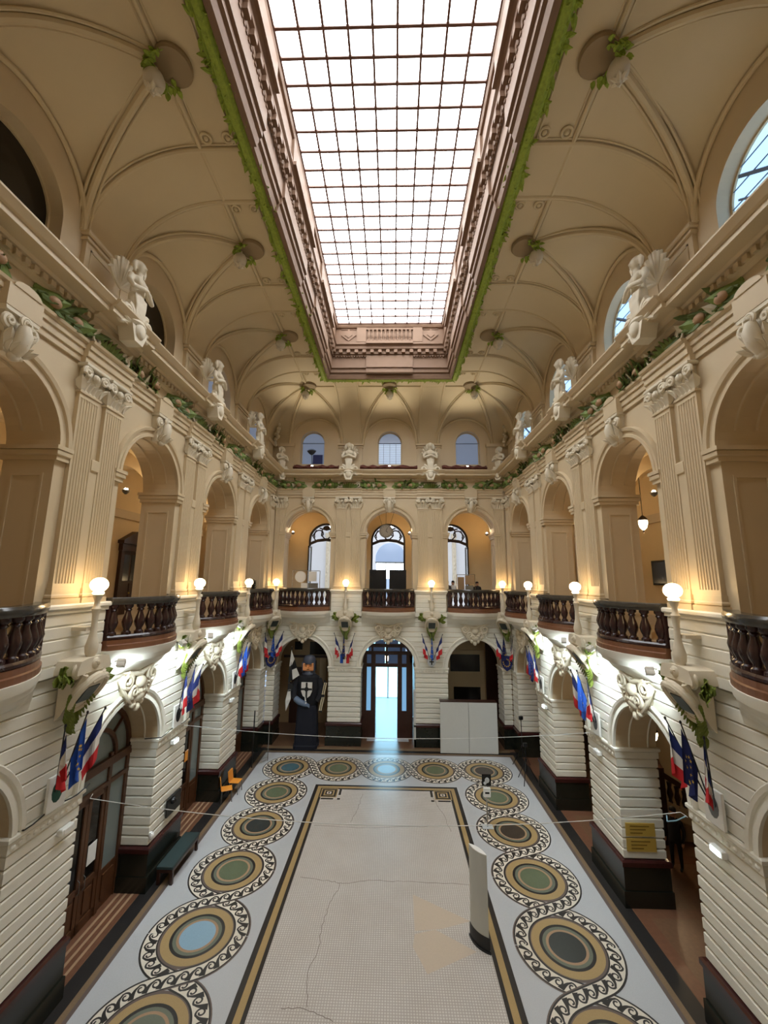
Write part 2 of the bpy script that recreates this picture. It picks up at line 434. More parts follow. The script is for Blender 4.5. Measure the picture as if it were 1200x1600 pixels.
# aisle floors: bordered panels between the piers
for sg, w in ((-1, 'left'), (1, 'right')):
    for i, y in enumerate(AY):
        x0, x1 = (7.08, 8.35) if sg < 0 else (7.08, 10.9)
        mb = MB(); mb.box(sg * x0, sg * x1, y - 1.5, y + 1.5, -.01, .006); fp('aisle_panel', mb, T_RED)
        mb = MB()
        if sg < 0:
            for xx in (7.22, 7.42, 7.62): mb.box(-xx - .07, -xx, y - 1.5, y + 1.5, -.01, .008)
        else: mb.box(7.4, 10.6, y - 1.15, y + 1.15, -.01, .008)
        fp('aisle_inlay', mb, T_TAN if sg < 0 else T_BROWN)
mb = MB(); mb.box(-6.6, 6.6, 23.55, 23.85, -.01, .004); fp('threshold_strip', mb, T_EDGE)
mb = MB(); mb.box(-1.2, 1.2, 24.8, 34, -.01, .004); fp('vestibule_floor', mb, T_PALE)

# ------------------------------------------------------------------ walls
NA = 28
def arch_panel(mb, hw0, hw1, z0, zs, r, zt, y, mi=0, n=NA):
    """flat wall at depth y between x=-hw0 and hw1 with a round-headed opening"""
    mb.add([(-hw0, y, z0), (-r, y, z0), (-r, y, zs), (-hw0, y, zs)], [(0, 1, 2, 3)], mi)
    mb.add([(r, y, z0), (hw1, y, z0), (hw1, y, zs), (r, y, zs)], [(0, 1, 2, 3)], mi)
    arc = [(-r * cos(pi * k / n), zs + r * sin(pi * k / n)) for k in range(n + 1)]
    for (a, b) in zip(arc, arc[1:]): mb.add([(a[0], y, a[1]), (b[0], y, b[1]), (b[0], y, zt), (a[0], y, zt)], [(0, 1, 2, 3)], mi)
    mb.add([(-hw0, y, zs), (-r, y, zs), (-r, y, zt), (-hw0, y, zt)], [(0, 1, 2, 3)], mi)
    mb.add([(r, y, zs), (hw1, y, zs), (hw1, y, zt), (r, y, zt)], [(0, 1, 2, 3)], mi)
def soffit(mb, r, zs, y0, y1, zb=None, mi=0, n=NA):
    arc = [(-r * cos(pi * k / n), zs + r * sin(pi * k / n)) for k in range(n + 1)]
    if zb is not None: arc = [(-r, zb)] + arc + [(r, zb)]
    v = [(x, y, z) for x, z in arc for y in (y0, y1)]
    mb.add(v, [(2 * i, 2 * i + 1, 2 * i + 3, 2 * i + 2) for i in range(len(arc) - 1)], mi)
def ring_sweep(mb, prof, zs, n=NA, mi=0, a0=0, a1=pi):
    """prof: list of (radius, y) swept round an arch"""
    rg = []
    for k in range(n + 1):
        a = a0 + (a1 - a0) * k / n; rg.append([(-r * cos(a), y, zs + r * sin(a)) for r, y in prof])
    mb.sweep(rg, True, False, mi)

LR, LS = 1.55, 4.19                                # lower arch
UR, US = 1.42, 11.9                                # upper arch
D_LOW, D_UP = 1.22, 1.15
WALL = {}
att = .5                                           # attic set back
for w in ('left', 'right', 'far'):
    mb = MB()
    wr, wzs = (1.12, 17.3) if w != 'far' else (.76, 17.75)
    for q in ARCH[w]:
        t = MB(); e0 = e1 = BAY
        if w == 'far': e0 = e1 = 2.475
        if w == 'far' and q < -1: e0 = 2.75
        if w == 'far' and q > 1: e1 = 2.75
        if w == 'left' and q == AY[-1]: e1 = 3.1
        if w == 'right' and q == AY[-1]: e0 = 3.1
        arch_panel(t, e0, e1, 4.19, LS, LR + .02, 7.35, .05)
        soffit(t, LR + .005, LS, .0, D_LOW, None)
        arch_panel(t, e0, e1, 7.35, US, UR, 14.1, .1)
        soffit(t, UR, US, .1, .1 + D_UP, 7.35)
        arch_panel(t, e0, e1, 7.35, US, UR, 14.1, .1 + D_UP)
        t.add([(-e0, .1, 14.05), (e1, .1, 14.05), (e1, .1, 15.3), (-e0, .1, 15.3)], [(0, 1, 2, 3)])
        arch_panel(t, e0, e1, 16.3, wzs, wr, 20.3, att)
        t.add([(-e0, att, 15.2), (e1, att, 15.2), (e1, att, 16.3), (-e0, att, 16.3)], [(0, 1, 2, 3)])
        soffit(t, wr, wzs, att, att + .45, 16.3); t.add([(-wr, att, 16.3), (wr, att, 16.3), (wr, att + .45, 16.3), (-wr, att + .45, 16.3)], [(0, 1, 2, 3)])
        x0 = S(w, q)
        mb.add([(x + x0, y, z) for x, y, z in t.v], t.f)
    WALL[w] = struct(ob('wall_' + w, mb.mesh('wall_' + w, PAINT, recalc=False), None, WALLS[w][0], WALLS[w][1]))
# plain part of the side walls near the camera and the wall behind it
for sg, w in ((-1, 'left'), (1, 'right')):
    mb = MB(); a, b = (-1.2, 4.4); x0, x1 = (a, b) if sg < 0 else (-b, -a)
    mb.box(x0, x1, .1, .5, 0, 20.3); ob('wall_panel', mb.mesh('wall_panel', PAINT), WALL[w])
mb = MB(); mb.box(-7.6, 7.6, -1.5, -1.2, 0, 20.3); struct(ob('wall_near', mb.mesh('wall_near', PAINT)))

# lower piers: plinth, courses, impost, and the courses of the spandrels
CH = .269
course_me = {}
def course_mesh(hw0, hw1, dep):
    k = (round(hw0, 3), round(hw1, 3), dep)
    if k not in course_me:
        mb = MB(); mb.box(-hw0, hw1, 0, dep, .010, CH - .010, bev=.03); course_me[k] = mb.mesh('course', STONE)
    return course_me[k]
def pier_ranges(w):
    if w == 'far': return [(-6.98, -6.5), (-3.4, -1.55), (1.55, 3.4), (6.5, 6.98)]
    r = [(y - .9, y + .9) for y in PY] + [(23.1, 24.08)]
    return r if w == 'left' else [(-b, -a) for a, b in r]
for w in WALL:
    W = WALL[w]
    for (a, b) in pier_ranges(w):
        c = (a + b) / 2; h = (b - a) / 2
        mb = MB(); mb.box(-h - .08, h + .08, -.10, D_LOW + .08, 0, .42); mb.box(-h - .05, h + .05, -.06, D_LOW + .05, .42, 1.0)
        ob('plinth', mb.mesh('plinth', BLACKM), W, (c, 0, 0))
        mb = MB(); mb.box(-h - .09, h + .09, -.10, D_LOW + .09, 1.0, 1.19, bev=.04); ob('plinth_band', mb.mesh('plinth_band', REDM), W, (c, 0, 0))
        for k in range(10): ob('course', course_mesh(h, h, D_LOW), W, (c, 0, 1.19 + k * CH))
        mb = MB(); mb.box(-h - .03, h + .03, -.03, D_LOW + .03, 3.88, 4.08, bev=.02); mb.box(-h - .07, h + .07, -.07, D_LOW + .07, 4.08, 4.19, bev=.025)
        nn = max(2, int(h * 2 / .16))
        for k in range(nn):                       # small rosettes of the impost band
            mb.ell((-h + (k + .5) * 2 * h / nn, -.035, 3.98), (.055, .03, .055), 8, 4)
        ob('impost', mb.mesh('impost', STONE), W, (c, 0, 0))
OR_ = LR + .27
def span_x(z):                                    # half the gap left by the arch ring at height z
    d = z - LS
    return sqrt(OR_ * OR_ - d * d) if d < OR_ else 0.0
def spandrel(z0, z1, L0, L1, cL, cR):
    """course between x=-L0 and L1, arches centred at -cL and +cR (None: straight end)"""
    mb = MB(); rows = []
    for z, d in ((z0, .03), (z0 + .02, 0), ((z0 + z1) / 2, 0), (z1 - .02, 0), (z1, .03)):
        xl = -L0 if cL is None else -(cL - span_x(z)); xr = L1 if cR is None else cR - span_x(z)
        rows.append(((xl, d), (xr, d), z))
    v = []
    for (xl, d), (xr, _), z in rows: v += [(xl, d, z), (xr, d, z), (xr, .06, z), (xl, .06, z)]
    f = [(3, 2, 1, 0), tuple(range(len(v) - 4, len(v)))]
    for k in range(4):
        for i in range(4):
            j = (i + 1) % 4; f.append((k * 4 + i, k * 4 + j, k * 4 + 4 + j, k * 4 + 4 + i))
    mb.add(v, f); return mb.mesh('course', STONE)
sp_me = {}
for w in WALL:
    if w == 'far': segs = [(-7, -7, None, -4.95), (PX[0], None, -4.95, 0), (PX[1], None, 0, 4.95), (7, 7, 4.95, None)]
    else:
        segs = [(PY[0], None, PY[0] - 2.45, AY[0])] + [(PY[i], None, AY[i - 1], AY[i]) for i in (1, 2, 3)] + [(24.08, 24.08, AY[3], None)]
        if w == 'right': segs = [(-a, b, None if d is None else -d, None if c is None else -c) for a, b, c, d in segs]
    for (c, e, al, ar) in segs:
        cl = None if al is None else c - al; cr = None if ar is None else ar - c
        z = LS; k = 0
        while z < 6.95:
            key = (round(cl or 0, 2), round(cr or 0, 2), k)
            if key not in sp_me: sp_me[key] = spandrel(z + .008, min(z + .277, 7.0) - .008, 0, 0, cl, cr)
            ob('course', sp_me[key], WALL[w], (c, 0, 0)); z += .277; k += 1

# arch rings, shared meshes
mb = MB(); ring_sweep(mb, [(LR, .02), (LR, -.05), (LR + .10, -.05), (LR + .11, -.02), (LR + .16, -.02), (LR + .18, -.07), (LR + .25, -.09), (LR + .28, -.06), (LR + .28, .04)], LS)
for r0 in (.42, .98):                              # beads on the soffit
    ring_sweep(mb, [(LR, r0 - .03), (LR - .025, r0), (LR, r0 + .03)], LS)
LOWRING = mb.mesh('arch_ring', STONE, smooth=True)
mb = MB(); ring_sweep(mb, [(UR, .12), (UR, .03), (UR + .08, .03), (UR + .09, .06), (UR + .17, .05), (UR + .19, .0), (UR + .27, -.02), (UR + .30, .04), (UR + .30, .12)], US)
UPRING = mb.mesh('arch_ring', PAINT, smooth=True)
mb = MB(); ring_sweep(mb, [(UR, .42), (UR - .03, .44), (UR - .03, .48), (UR, .50)], US, a0=.25, a1=pi - .25); ring_sweep(mb, [(UR, .87), (UR - .03, .89), (UR - .03, .93), (UR, .95)], US, a0=.25, a1=pi - .25)
for sg in (-1, 1):
    mb.box(*sorted((sg * UR, sg * (UR - .03))), .42, .95, 12.25, 12.31)
SOFFIT = mb.mesh('soffit_frame', PAINT)
mb = MB()
for sg in (-1, 1):                                 # jamb panels and imposts of the upper arch
    a = sg * UR
    xs = lambda d: sorted((a, a - sg * d))
    mb.box(*sorted((a + sg * .30, a - sg * .05)), .02, .1 + D_UP + .04, 11.60, 11.70); mb.box(*sorted((a + sg * .30, a - sg * .09)), -.02, .1 + D_UP + .08, 11.70, 11.83, bev=.02); mb.box(*sorted((a + sg * .32, a - sg * .12)), -.04, .1 + D_UP + .1, 11.83, 11.92)
    for y0, y1, z0, z1 in ((.3, .36, 8.15, 11.25), (.98, 1.04, 8.15, 11.25), (.3, 1.04, 8.09, 8.15), (.3, 1.04, 11.25, 11.31)): mb.box(*xs(.025), y0, y1, z0, z1)
    mb.box(*xs(.06), .06, .1 + D_UP + .04, 7.35, 7.75)
JAMB = mb.mesh('impost', PAINT)

# keystones: scrolled consoles on the upper arches
def spiral(cx, cz, r0, r1, turns, a0, sg, y, n=26): return [(cx + sg * (r0 + (r1 - r0) * k / n) * cos(a0 + 2 * pi * turns * k / n), y - .06 * k / n, cz + (r0 + (r1 - r0) * k / n) * sin(a0 + 2 * pi * turns * k / n)) for k in range(n + 1)]
mb = MB(); mb.poly([(-.2, 13.2), (.2, 13.2), (.3, 13.98), (-.3, 13.98)], -.06, .12)
mb.poly([(-.34, 13.98), (.34, 13.98), (.36, 14.06), (-.36, 14.06)], -.14, .12)
for e in (-1, 1):
    mb.tube(spiral(e * .0, 13.86, .12, .03, 1.3, pi * .5, e, -.2), .035, 6)
    mb.tube(spiral(e * .24, 13.80, .12, .03, 1.5, -pi * .5, e, -.1), [.05 - .02 * k / 26 for k in range(27)], 7)
    mb.leaf((e * .10, -.06, 13.30), (e * .35, -.2, 1), (e * .3, -1, .2), .42, .18, .2, th=.04)
mb.tube([(0, -.05, 13.22), (0, -.17, 13.40), (0, -.22, 13.62), (0, -.20, 13.80)], [.10, .13, .14, .09], 10)
for k in range(5): mb.leaf((-.16 + .08 * k, -.1, 13.24), ((-.5 + .25 * k), -.45, .8), (0, -1, -.2), .26, .11, .35, th=.03)
mb.ell((0, -.06, 13.20), (.12, .09, .10), 10, 6)
KEYUP = mb.mesh('keystone', CARVE, smooth=True)
# cartouche over the lower arches
mb = MB(); mb.poly([(-.18, 5.62), (.18, 5.62), (.55, 6.0), (.62, 6.55), (-.62, 6.55), (-.55, 6.0)], -.12, .05)
mb.ell((0, -.2, 6.22), (.2, .16, .17), 12, 8); mb.ell((0, -.16, 5.86), (.24, .14, .16), 12, 8)
for sg in (-1, 1):
    mb.tube(spiral(sg * .55, 6.33, .24, .05, 1.7, pi * .5, sg, -.16), [.075 - .045 * k / 26 for k in range(27)], 8)
    mb.tube(spiral(sg * .27, 6.02, .17, .04, 1.5, -pi * .4, sg, -.2), [.06 - .035 * k / 26 for k in range(27)], 8)
    mb.tube([(sg * .1, -.15, 6.45), (sg * .4, -.16, 6.52), (sg * .75, -.14, 6.62), (sg * .95, -.1, 6.66)], [.07, .06, .05, .02], 8)
    mb.tube([(sg * .8, -.1, 6.45), (sg * .62, -.16, 6.1), (sg * .42, -.16, 5.85), (sg * .2, -.15, 5.66)], [.03, .055, .05, .03], 8)
    mb.ell((sg * .17, -.13, 5.68), (.10, .1, .12), 8, 6)
for k in range(5): mb.tube([(-.24 + .12 * k, -.2, 6.12), (-.2 + .1 * k, -.27, 5.98), (-.16 + .08 * k, -.2, 5.78)], [.03, .04, .02], 6)
mb.tube([(-.3, -.16, 6.5), (0, -.2, 6.42), (.3, -.16, 6.5)], .06, 8); mb.ell((0, -.14, 5.56), (.11, .1, .12), 8, 6)
CARTO = mb.mesh('cartouche', CARVE, smooth=True)

for w in WALL:
    for q in ARCH[w]:
        x = S(w, q)
        for nm, me in (('arch_ring', LOWRING), ('arch_ring', UPRING), ('soffit_frame', SOFFIT), ('jamb_moulding', JAMB), ('keystone', KEYUP), ('cartouche', CARTO)): ob(nm, me, WALL[w], (x, 0, 0))

# pilasters with pedestals and capitals
def pilaster_mesh():
    mb = MB(); hw = .31; n = 7; pts = [(-hw, .12)]
    pitch = (2 * hw - .06) / n
    for k in range(n):
        c = -hw + .03 + (k + .5) * pitch; r = pitch * .36
        pts += [(c - r, 0)] + [(c - r * cos(pi * j / 4), r * .9 * sin(pi * j / 4)) for j in range(1, 4)] + [(c + r, 0)]
    pts = [pts[0], (-hw, 0)] + pts[1:] + [(hw, 0), (hw, .12)]
    mb.polyz(pts, 8.95, 13.22); mb.box(-hw, hw, -.0, .12, 13.22, 13.33); mb.box(-hw - .03, hw + .03, -.03, .12, 13.33, 13.38)
    mb.box(-hw - .09, hw + .09, -.09, .12, 8.5, 8.62); mb.box(-hw - .07, hw + .07, -.07, .12, 8.62, 8.72, bev=.03)
    mb.box(-hw - .04, hw + .04, -.04, .12, 8.72, 8.84); mb.box(-hw - .015, hw + .015, -.015, .12, 8.84, 8.95)
    return mb.mesh('pilaster', PAINT)
PILA = pilaster_mesh()
mb = MB()
mb.box(-.29, .29, 0, .12, 13.38, 13.95)
for zz, rr, n in ((13.40, .25, 4), (13.60, .30, 3)):
    for k in range(n):
        x = -.26 + (k + .5) * .52 / n; mb.leaf((x, -.0, zz), (0, -.25, 1), (0, -1, .2), rr, .17, .28, th=.03)
for sg in (-1, 1):
    mb.tube([(sg * (.27 + (.125 - .09 * k / 20) * cos(-.5 + k * .5)), -.1 - .0 * k, 13.84 + (.125 - .09 * k / 20) * sin(-.5 + k * .5)) for k in range(21)], [.05 - .02 * k / 20 for k in range(21)], 7)
    mb.leaf((sg * .3, 0, 13.4), (sg * .3, -.15, 1), (sg, -1, .2), .34, .2, .3, th=.03)
    mb.ell((sg * .27, -.1, 13.84), (.05, .07, .05), 8, 6)
mb.ell((0, -.09, 13.80), (.09, .08, .10), 8, 6); mb.box(-.38, .38, -.15, .12, 13.96, 14.05, bev=.02)
CAPI = mb.mesh('capital', CARVE, smooth=True)
def pedestal(hw):
    mb = MB(); mb.box(-hw, hw, -.10, .12, 7.0, 7.2); mb.box(-hw + .04, hw - .04, -.06, .12, 7.2, 8.36)
    for k in range(4): mb.box(-hw + .05, hw - .05, -.085, .1, 7.23 + k * .27, 7.23 + k * .27 + .25, bev=.02)
    mb.box(-hw, hw, -.12, .14, 8.30, 8.38); mb.box(-hw - .04, hw + .04, -.17, .14, 8.38, 8.5, bev=.03)
    return mb.mesh('pedestal', STONE)
PED = pedestal(.93)
def attic_pier(hw):
    mb = MB(); mb.box(-hw, hw, att - .12, att + .02, 15.4, 17.55); mb.box(-hw - .05, hw + .05, att - .18, att + .02, 17.35, 17.42); mb.box(-hw - .08, hw + .08, att - .22, att + .02, 17.48, 17.62, bev=.03)
    mb.box(-hw + .15, -hw + .2, att - .14, att, 15.9, 17.2); mb.box(hw - .2, hw - .15, att - .14, att, 15.9, 17.2); mb.box(-hw + .15, hw - .15, att - .14, att, 17.15, 17.2)
    return mb.mesh('attic_pier', PAINT)
ATP = attic_pier(.74)
PILX = .43
for w in WALL:
    for q in PIER[w]:
        x = S(w, q)
        ob('pedestal', PED, WALL[w], (x, 0, 0))
        for sg in (-1, 1):
            ob('pilaster', PILA, WALL[w], (x + sg * PILX, 0, 0)); ob('capital', CAPI, WALL[w], (x + sg * PILX, 0, 0))
        ob('attic_pier', ATP, WALL[w], (x, 0, 0))
        mb = MB(); mb.box(-.12, .12, .02, .12, 7.4, 11.6); mb.box(-.13, .13, -.02, .12, 11.6, 11.9, bev=.03)
        ob('pier_strip', mb.mesh('pier_strip', PAINT), WALL[w], (x, 0, 0))
    ends = (-6.62, 6.62) if w == 'far' else ((23.72,) if w == 'left' else (-23.72,))
    for x in ends:
        ob('pilaster', PILA, WALL[w], (x, 0, 0)); ob('capital', CAPI, WALL[w], (x, 0, 0))
        mb = MB(); hw = .38; mb.box(-hw, hw, -.1, .12, 7.0, 8.38); mb.box(-hw, hw, -.17, .14, 8.38, 8.5, bev=.03); ob('pedestal', mb.mesh('pedestal', STONE), WALL[w], (x, 0, 0))
        mb = MB(); mb.box(-.5, .5, att - .12, att + .02, 15.4, 17.55); mb.box(-.55, .55, att - .2, att + .02, 17.42, 17.62); ob('attic_pier', mb.mesh('attic_pier', PAINT), WALL[w], (x, 0, 0))

# entablature: architrave, frieze and cornice, broken forward over the pilasters
def run(mb, x0, x1, prof, mi=0):                   # extrude (y,z) profile along x
    n = len(prof); v = [(x0, y, z) for y, z in prof] + [(x1, y, z) for y, z in prof]
    mb.add(v, [tuple(range(n - 1, -1, -1)), tuple(range(n, 2 * n))] + [(i, (i + 1) % n, (i + 1) % n + n, i + n) for i in range(n)], mi)
ARCHI = [(.12, 14.05), (.04, 14.05), (.04, 14.2), (.0, 14.2), (.0, 14.37), (-.04, 14.37), (-.04, 14.48), (-.10, 14.52), (-.12, 14.58), (.12, 14.58)]
CORN = [(.5, 15.02), (.06, 15.02), (.0, 15.08), (-.06, 15.10), (-.06, 15.24), (-.14, 15.26), (-.18, 15.32), (-.50, 15.34), (-.50, 15.46), (-.56, 15.48), (-.66, 15.60), (-.66, 15.64), (.5, 15.68)]
for w in WALL:
    x0, x1 = (-6.9, 6.9) if w == 'far' else ((-1.2, 24.0) if w == 'left' else (-24.0, 1.2))
    mb = MB(); run(mb, x0, x1, ARCHI); ob('architrave', mb.mesh('architrave', PAINT), WALL[w])
    mb = MB(); run(mb, x0, x1, CORN); ob('cornice', mb.mesh('cornice', PAINT), WALL[w])
    mb = MB(); run(mb, x0, x1, [(-.3, 15.68), (.5, 15.68), (.5, 15.8), (-.2, 15.76)]); ob('cornice_gutter', mb.mesh('cornice_gutter', PAINT), WALL[w])
    mb = MB(); k = x0 + .1
    while k < x1: mb.box(k, k + .11, -.13, -.05, 15.10, 15.22); k += .2
    ob('dentil_row', mb.mesh('dentil_row', PAINT), WALL[w])['kind'] = 'stuff'
    for q in PIER[w]:
        x = S(w, q)
        mb = MB(); run(mb, -.80, .80, [(y - .12 if y < .1 else y, z) for y, z in ARCHI]); ob('architrave_block', mb.mesh('architrave_block', PAINT), WALL[w], (x, 0, 0))
        mb = MB(); run(mb, -.84, .84, [(y - .10 if y < .3 else y, z) for y, z in CORN]); ob('cornice_block', mb.mesh('cornice_block', PAINT), WALL[w], (x, 0, 0))
    for q in ARCH[w]:                              # shell above each keystone
        x = S(w, q); mb = MB()
        mb.box(-.37, .37, -.15, .1, 14.06, 14.5); mb.poly([(.3 * cos(pi * k / 10), 14.5 + .16 * sin(pi * k / 10)) for k in range(11)], -.17, .08)
        ob('shell_block', mb.mesh('shell_block', PAINT), WALL[w], (x, 0, 0))
# painted frieze: green acanthus leaves and fruit
lm = []
for sg in (-1, 1):
    for (x, z, dx, dz, L, Wd) in ((.15, 14.66, 1, .35, .75, .40), (.30, 15.0, 1, -.15, .62, .36), (.95, 15.02, 1, -.35, .72, .34), (.9, 14.62, 1, .28, .75, .34), (1.5, 14.66, .7, .7, .42, .28), (1.42, 14.95, 1, -.5, .40, .24)):
        mb = MB(); mb.leaf((sg * x, .06, z), (sg * dx, -.05, dz), (0, -1, 0), L, Wd, .42, n=7, th=.03); lm.append(mb.mesh('frieze_leaf', GREEND))
FOL = []
for sg in (-1, 1):
    mb = MB()
    for k in range(16):
        an = random.uniform(-1.3, 1.3); mb.leaf((sg * random.uniform(.35, 2.0), random.uniform(-.10, .02), random.uniform(14.68, 14.98)), (sg * cos(an), -.15, sin(an)), (0, -1, 0), random.uniform(.2, .36), .13, .5, n=4, th=.02)
    mb.tube([(sg * (.3 + .15 * k), -.02, 14.82 + .10 * sin(k * 1.2)) for k in range(12)], .03, 6)
    FOL.append(mb.mesh('frieze_foliage', mat('foliage_green_%d' % sg, srgb(88, 104, 48), .6, noise=.35, nscale=9)))
lc = []
for sg in (-1, 1):
    for (x, z, dx, dz, L, Wd) in ((.75, 14.62, .8, .75, .42, .22), (1.75, 14.64, .3, 1, .42, .26), (1.15, 15.02, .6, -.8, .36, .2)):
        mb = MB(); mb.leaf((sg * x, .04, z), (sg * dx, -.12, dz), (0, -1, 0), L, Wd, .45, n=5, th=.03); lc.append(mb.mesh('frieze_leaf', CARVE))
mb = MB(); mb.ell((0, 0, 0), (.15, .09, .12), 10, 7); fr = mb.mesh('frieze_fruit', FRUIT, smooth=True)
mb = MB()
for k in range(-3, 4): mb.leaf((k * .08, .06, 14.6), (k * .22, -.15, 1), (0, -1, 0), .42 - abs(k) * .03, .15, .3, th=.03)
pl = mb.mesh('frieze_palmette', GREEND)
mb = MB()
for sg in (-1, 1): mb.tube(spiral(sg * .55, 14.82, .17, .04, 1.4, pi * .5, sg, -.0), [.045 - .02 * k / 26 for k in range(27)], 6)
scm = mb.mesh('frieze_scroll', CARVE, smooth=True)
for w in WALL:
    for q in ARCH[w]:
        x = S(w, q)
        for me in FOL: ob('frieze_foliage', me, WALL[w], (x, 0, 0))
        for me in lm + lc: ob('frieze_leaf', me, WALL[w], (x, 0, 0))
        for sg in (-1, 1):
            ob('frieze_fruit', fr, WALL[w], (x + sg * .62, -.12, 14.80)); ob('frieze_fruit', fr, WALL[w], (x + sg * 1.3, -.06, 14.8))
    for q in PIER[w]:
        x = S(w, q); ob('frieze_palmette', pl, WALL[w], (x, -.05, 0)); ob('frieze_scroll', scm, WALL[w], (x, -.02, 0))
for w, x in (('left', 23.75), ('right', -23.75)): ob('frieze_palmette', pl, WALL[w], (x, -.05, 0))

# ------------------------------------------------------------------ vaulted ceiling
ZV, HV, XW, YW, DS, DF = 17.6, 2.45, HW + att, YF + att, 2.75, 3.05
WS, WF, H1 = 1.66, 1.70, 1.72
RIMX, RIMY, RIMN = 3.35, 20.35, 3.25
LUN_S = AY; LUN_F = [-4.75, 0, 4.75]
def zc(s): s = min(max(s, 0), 1); return ZV + HV * sqrt(max(0, 1 - (1 - s) ** 2))
def lun(s, d, wd):
    yg = wd * (1 - s)
    if yg <= 1e-6 or abs(d) >= yg: return None
    cr = ZV + H1 + (HV - H1) * s ** .8; b = zc(s)
    return b + (cr - b) * sqrt(1 - (d / yg) ** 2)
def zceil(x, y):
    ds = (XW - abs(x)) / DS; df = (YW - y) / DF
    s = min(ds, df); z = zc(s)
    if ds < 1:
        for c in LUN_S:
            l = lun(max(ds, 0), y - c, WS)
            if l: z = max(z, l)
    if df < 1:
        for c in LUN_F:
            l = lun(max(df, 0), x - c, WF)
            if l: z = max(z, l)
    return z
def lines(a, b, step): n = max(1, round((b - a) / step)); return [a + (b - a) * k / n for k in range(n + 1)]
cl = [1 - cos(pi / 2 * k / 26) for k in range(27)]
xs = sorted(set(round(v, 4) for v in [-XW + DS * c for c in cl] + [XW - DS * c for c in cl] + lines(-XW + DS, -RIMX, .12) + lines(-RIMX, RIMX, .12) + lines(RIMX, XW - DS, .12)))
ys = sorted(set(round(v, 4) for v in lines(-1.2, RIMN, .3) + lines(RIMN, RIMY, .11) + lines(RIMY, YW - DF, .11) + [YW - DF * c for c in cl]))
mb = MB(); nx = len(xs)
v = [(x, y, zceil(x, y)) for y in ys for x in xs]; f = []
for j in range(len(ys) - 1):
    for i in range(nx - 1):
        xm = (xs[i] + xs[i + 1]) / 2; ym = (ys[j] + ys[j + 1]) / 2
        if abs(xm) < RIMX and RIMN < ym < RIMY: continue
        f.append((j * nx + i, j * nx + i + 1, j * nx + nx + i + 1, j * nx + nx + i))
mb.add(v, f); me = mb.mesh('ceiling', CEIL, recalc=False); me.polygons.foreach_set('use_smooth', [True] * len(me.polygons))
CEILO = struct(ob('ceiling', me))
def rib(pts, r, name='rib'):
    mb = MB()
    P = [Vector(p) for p in pts]
    mb.tube(P, r, 8)
    if r > .06:
        for sg in (-1, 1):
            Q = []
            for i, p in enumerate(P):
                t = (P[min(i + 1, len(P) - 1)] - P[max(i - 1, 0)]); sd = Vector((t.y, -t.x, 0)); sd = sd.normalized() if sd.length > 1e-5 else Vector((1, 0, 0)); Q.append(p + sd * sg * r * 1.6 + Vector((0, 0, .02)))
            mb.tube(Q, r * .4, 6)
    return ob(name, mb.mesh(name, CEIL, smooth=True), CEILO)
for sg in (-1, 1):
    for c in LUN_S:
        for e in (-1, 1):
            rib([(sg * (XW - DS * s), c + e * WS * (1 - s), zc(s) - .02) for s in [1 - cos(pi / 2 * k / 18) for k in range(19)]], .085)
        rib([(sg * (XW - .06), c - WS * cos(pi * k / 20), ZV + H1 * sin(pi * k / 20) - .03) for k in range(21)], .06, 'lunette_arch')
for c in LUN_F:
    for e in (-1, 1):
        rib([(c + e * WF * (1 - s), YW - DF * s, zc(s) - .02) for s in [1 - cos(pi / 2 * k / 18) for k in range(19)]], .085)
    rib([(c - WF * cos(pi * k / 20), YW - .06, ZV + H1 * sin(pi * k / 20) - .03) for k in range(21)], .06, 'lunette_arch')
covS = [1 - cos(pi / 2 * k / 18) for k in range(19)]
for sg in (-1, 1):
    for q in PY:
        mb = MB(); rg = []
        for s in covS + [1.2, 1.42]:                # broad transverse band, a little proud of the cove
            x = sg * (XW - DS * s); z = zc(s) - .055; rg.append([(x, q - .68, z), (x, q + .68, z), (x, q + .68, z + .05), (x, q - .68, z + .05)])
        mb.sweep(rg); ob('transverse_band', mb.mesh('transverse_band', CEIL, smooth=True), CEILO)
        for e in (-1, 1):
            rib([(sg * (XW - DS * s), q + e * .72, zc(s) - .04) for s in covS + [1.2, 1.5]], .065, 'band_moulding')
            for xx in (3.95, 4.5):
                mb = MB(); mb.tube([(.12 * cos(a), .12 * sin(a), 0) for a in [2 * pi * k / 14 for k in range(14)]], .035, 6, closed=True); mb.ell((0, 0, 0), (.07, .07, .05), 8, 6)
                ob('rosette', mb.mesh('rosette', CEIL, smooth=True), CEILO, (sg * xx, q + e * .98, 20.02))
    ends = [3.4] + [y for q in PY for y in (q - .72, q + .72)] + [21.5]
    for a, b in zip(ends[::1], ends[1:]):
        rib([(sg * 4.75, a, 20.03), (sg * 4.75, b, 20.03)], .062, 'ceiling_moulding')
    for a, b in zip([4.4 + .8] + [q + .8 for q in PY[1:]], [q - .8 for q in PY[1:]] + [20.2]):
        rib([(sg * 3.82, a, 20.04), (sg * 3.82, b, 20.04)], .03, 'ceiling_moulding')
for q in PX:
    mb = MB(); rg = []
    for s in covS + [1.38]:
        y = YW - DF * s; z = zc(s) - .055; rg.append([(q - .6, y, z), (q + .6, y, z), (q + .6, y, z + .05), (q - .6, y, z + .05)])
    mb.sweep(rg); ob('transverse_band', mb.mesh('transverse_band', CEIL, smooth=True), CEILO)
    for e in (-1, 1): rib([(q + e * .64, YW - DF * s, zc(s) - .04) for s in covS + [1.38]], .06, 'band_moulding')
rib([(-4.75, 21.55, 20.03), (4.75, 21.55, 20.03)], .05, 'ceiling_moulding')
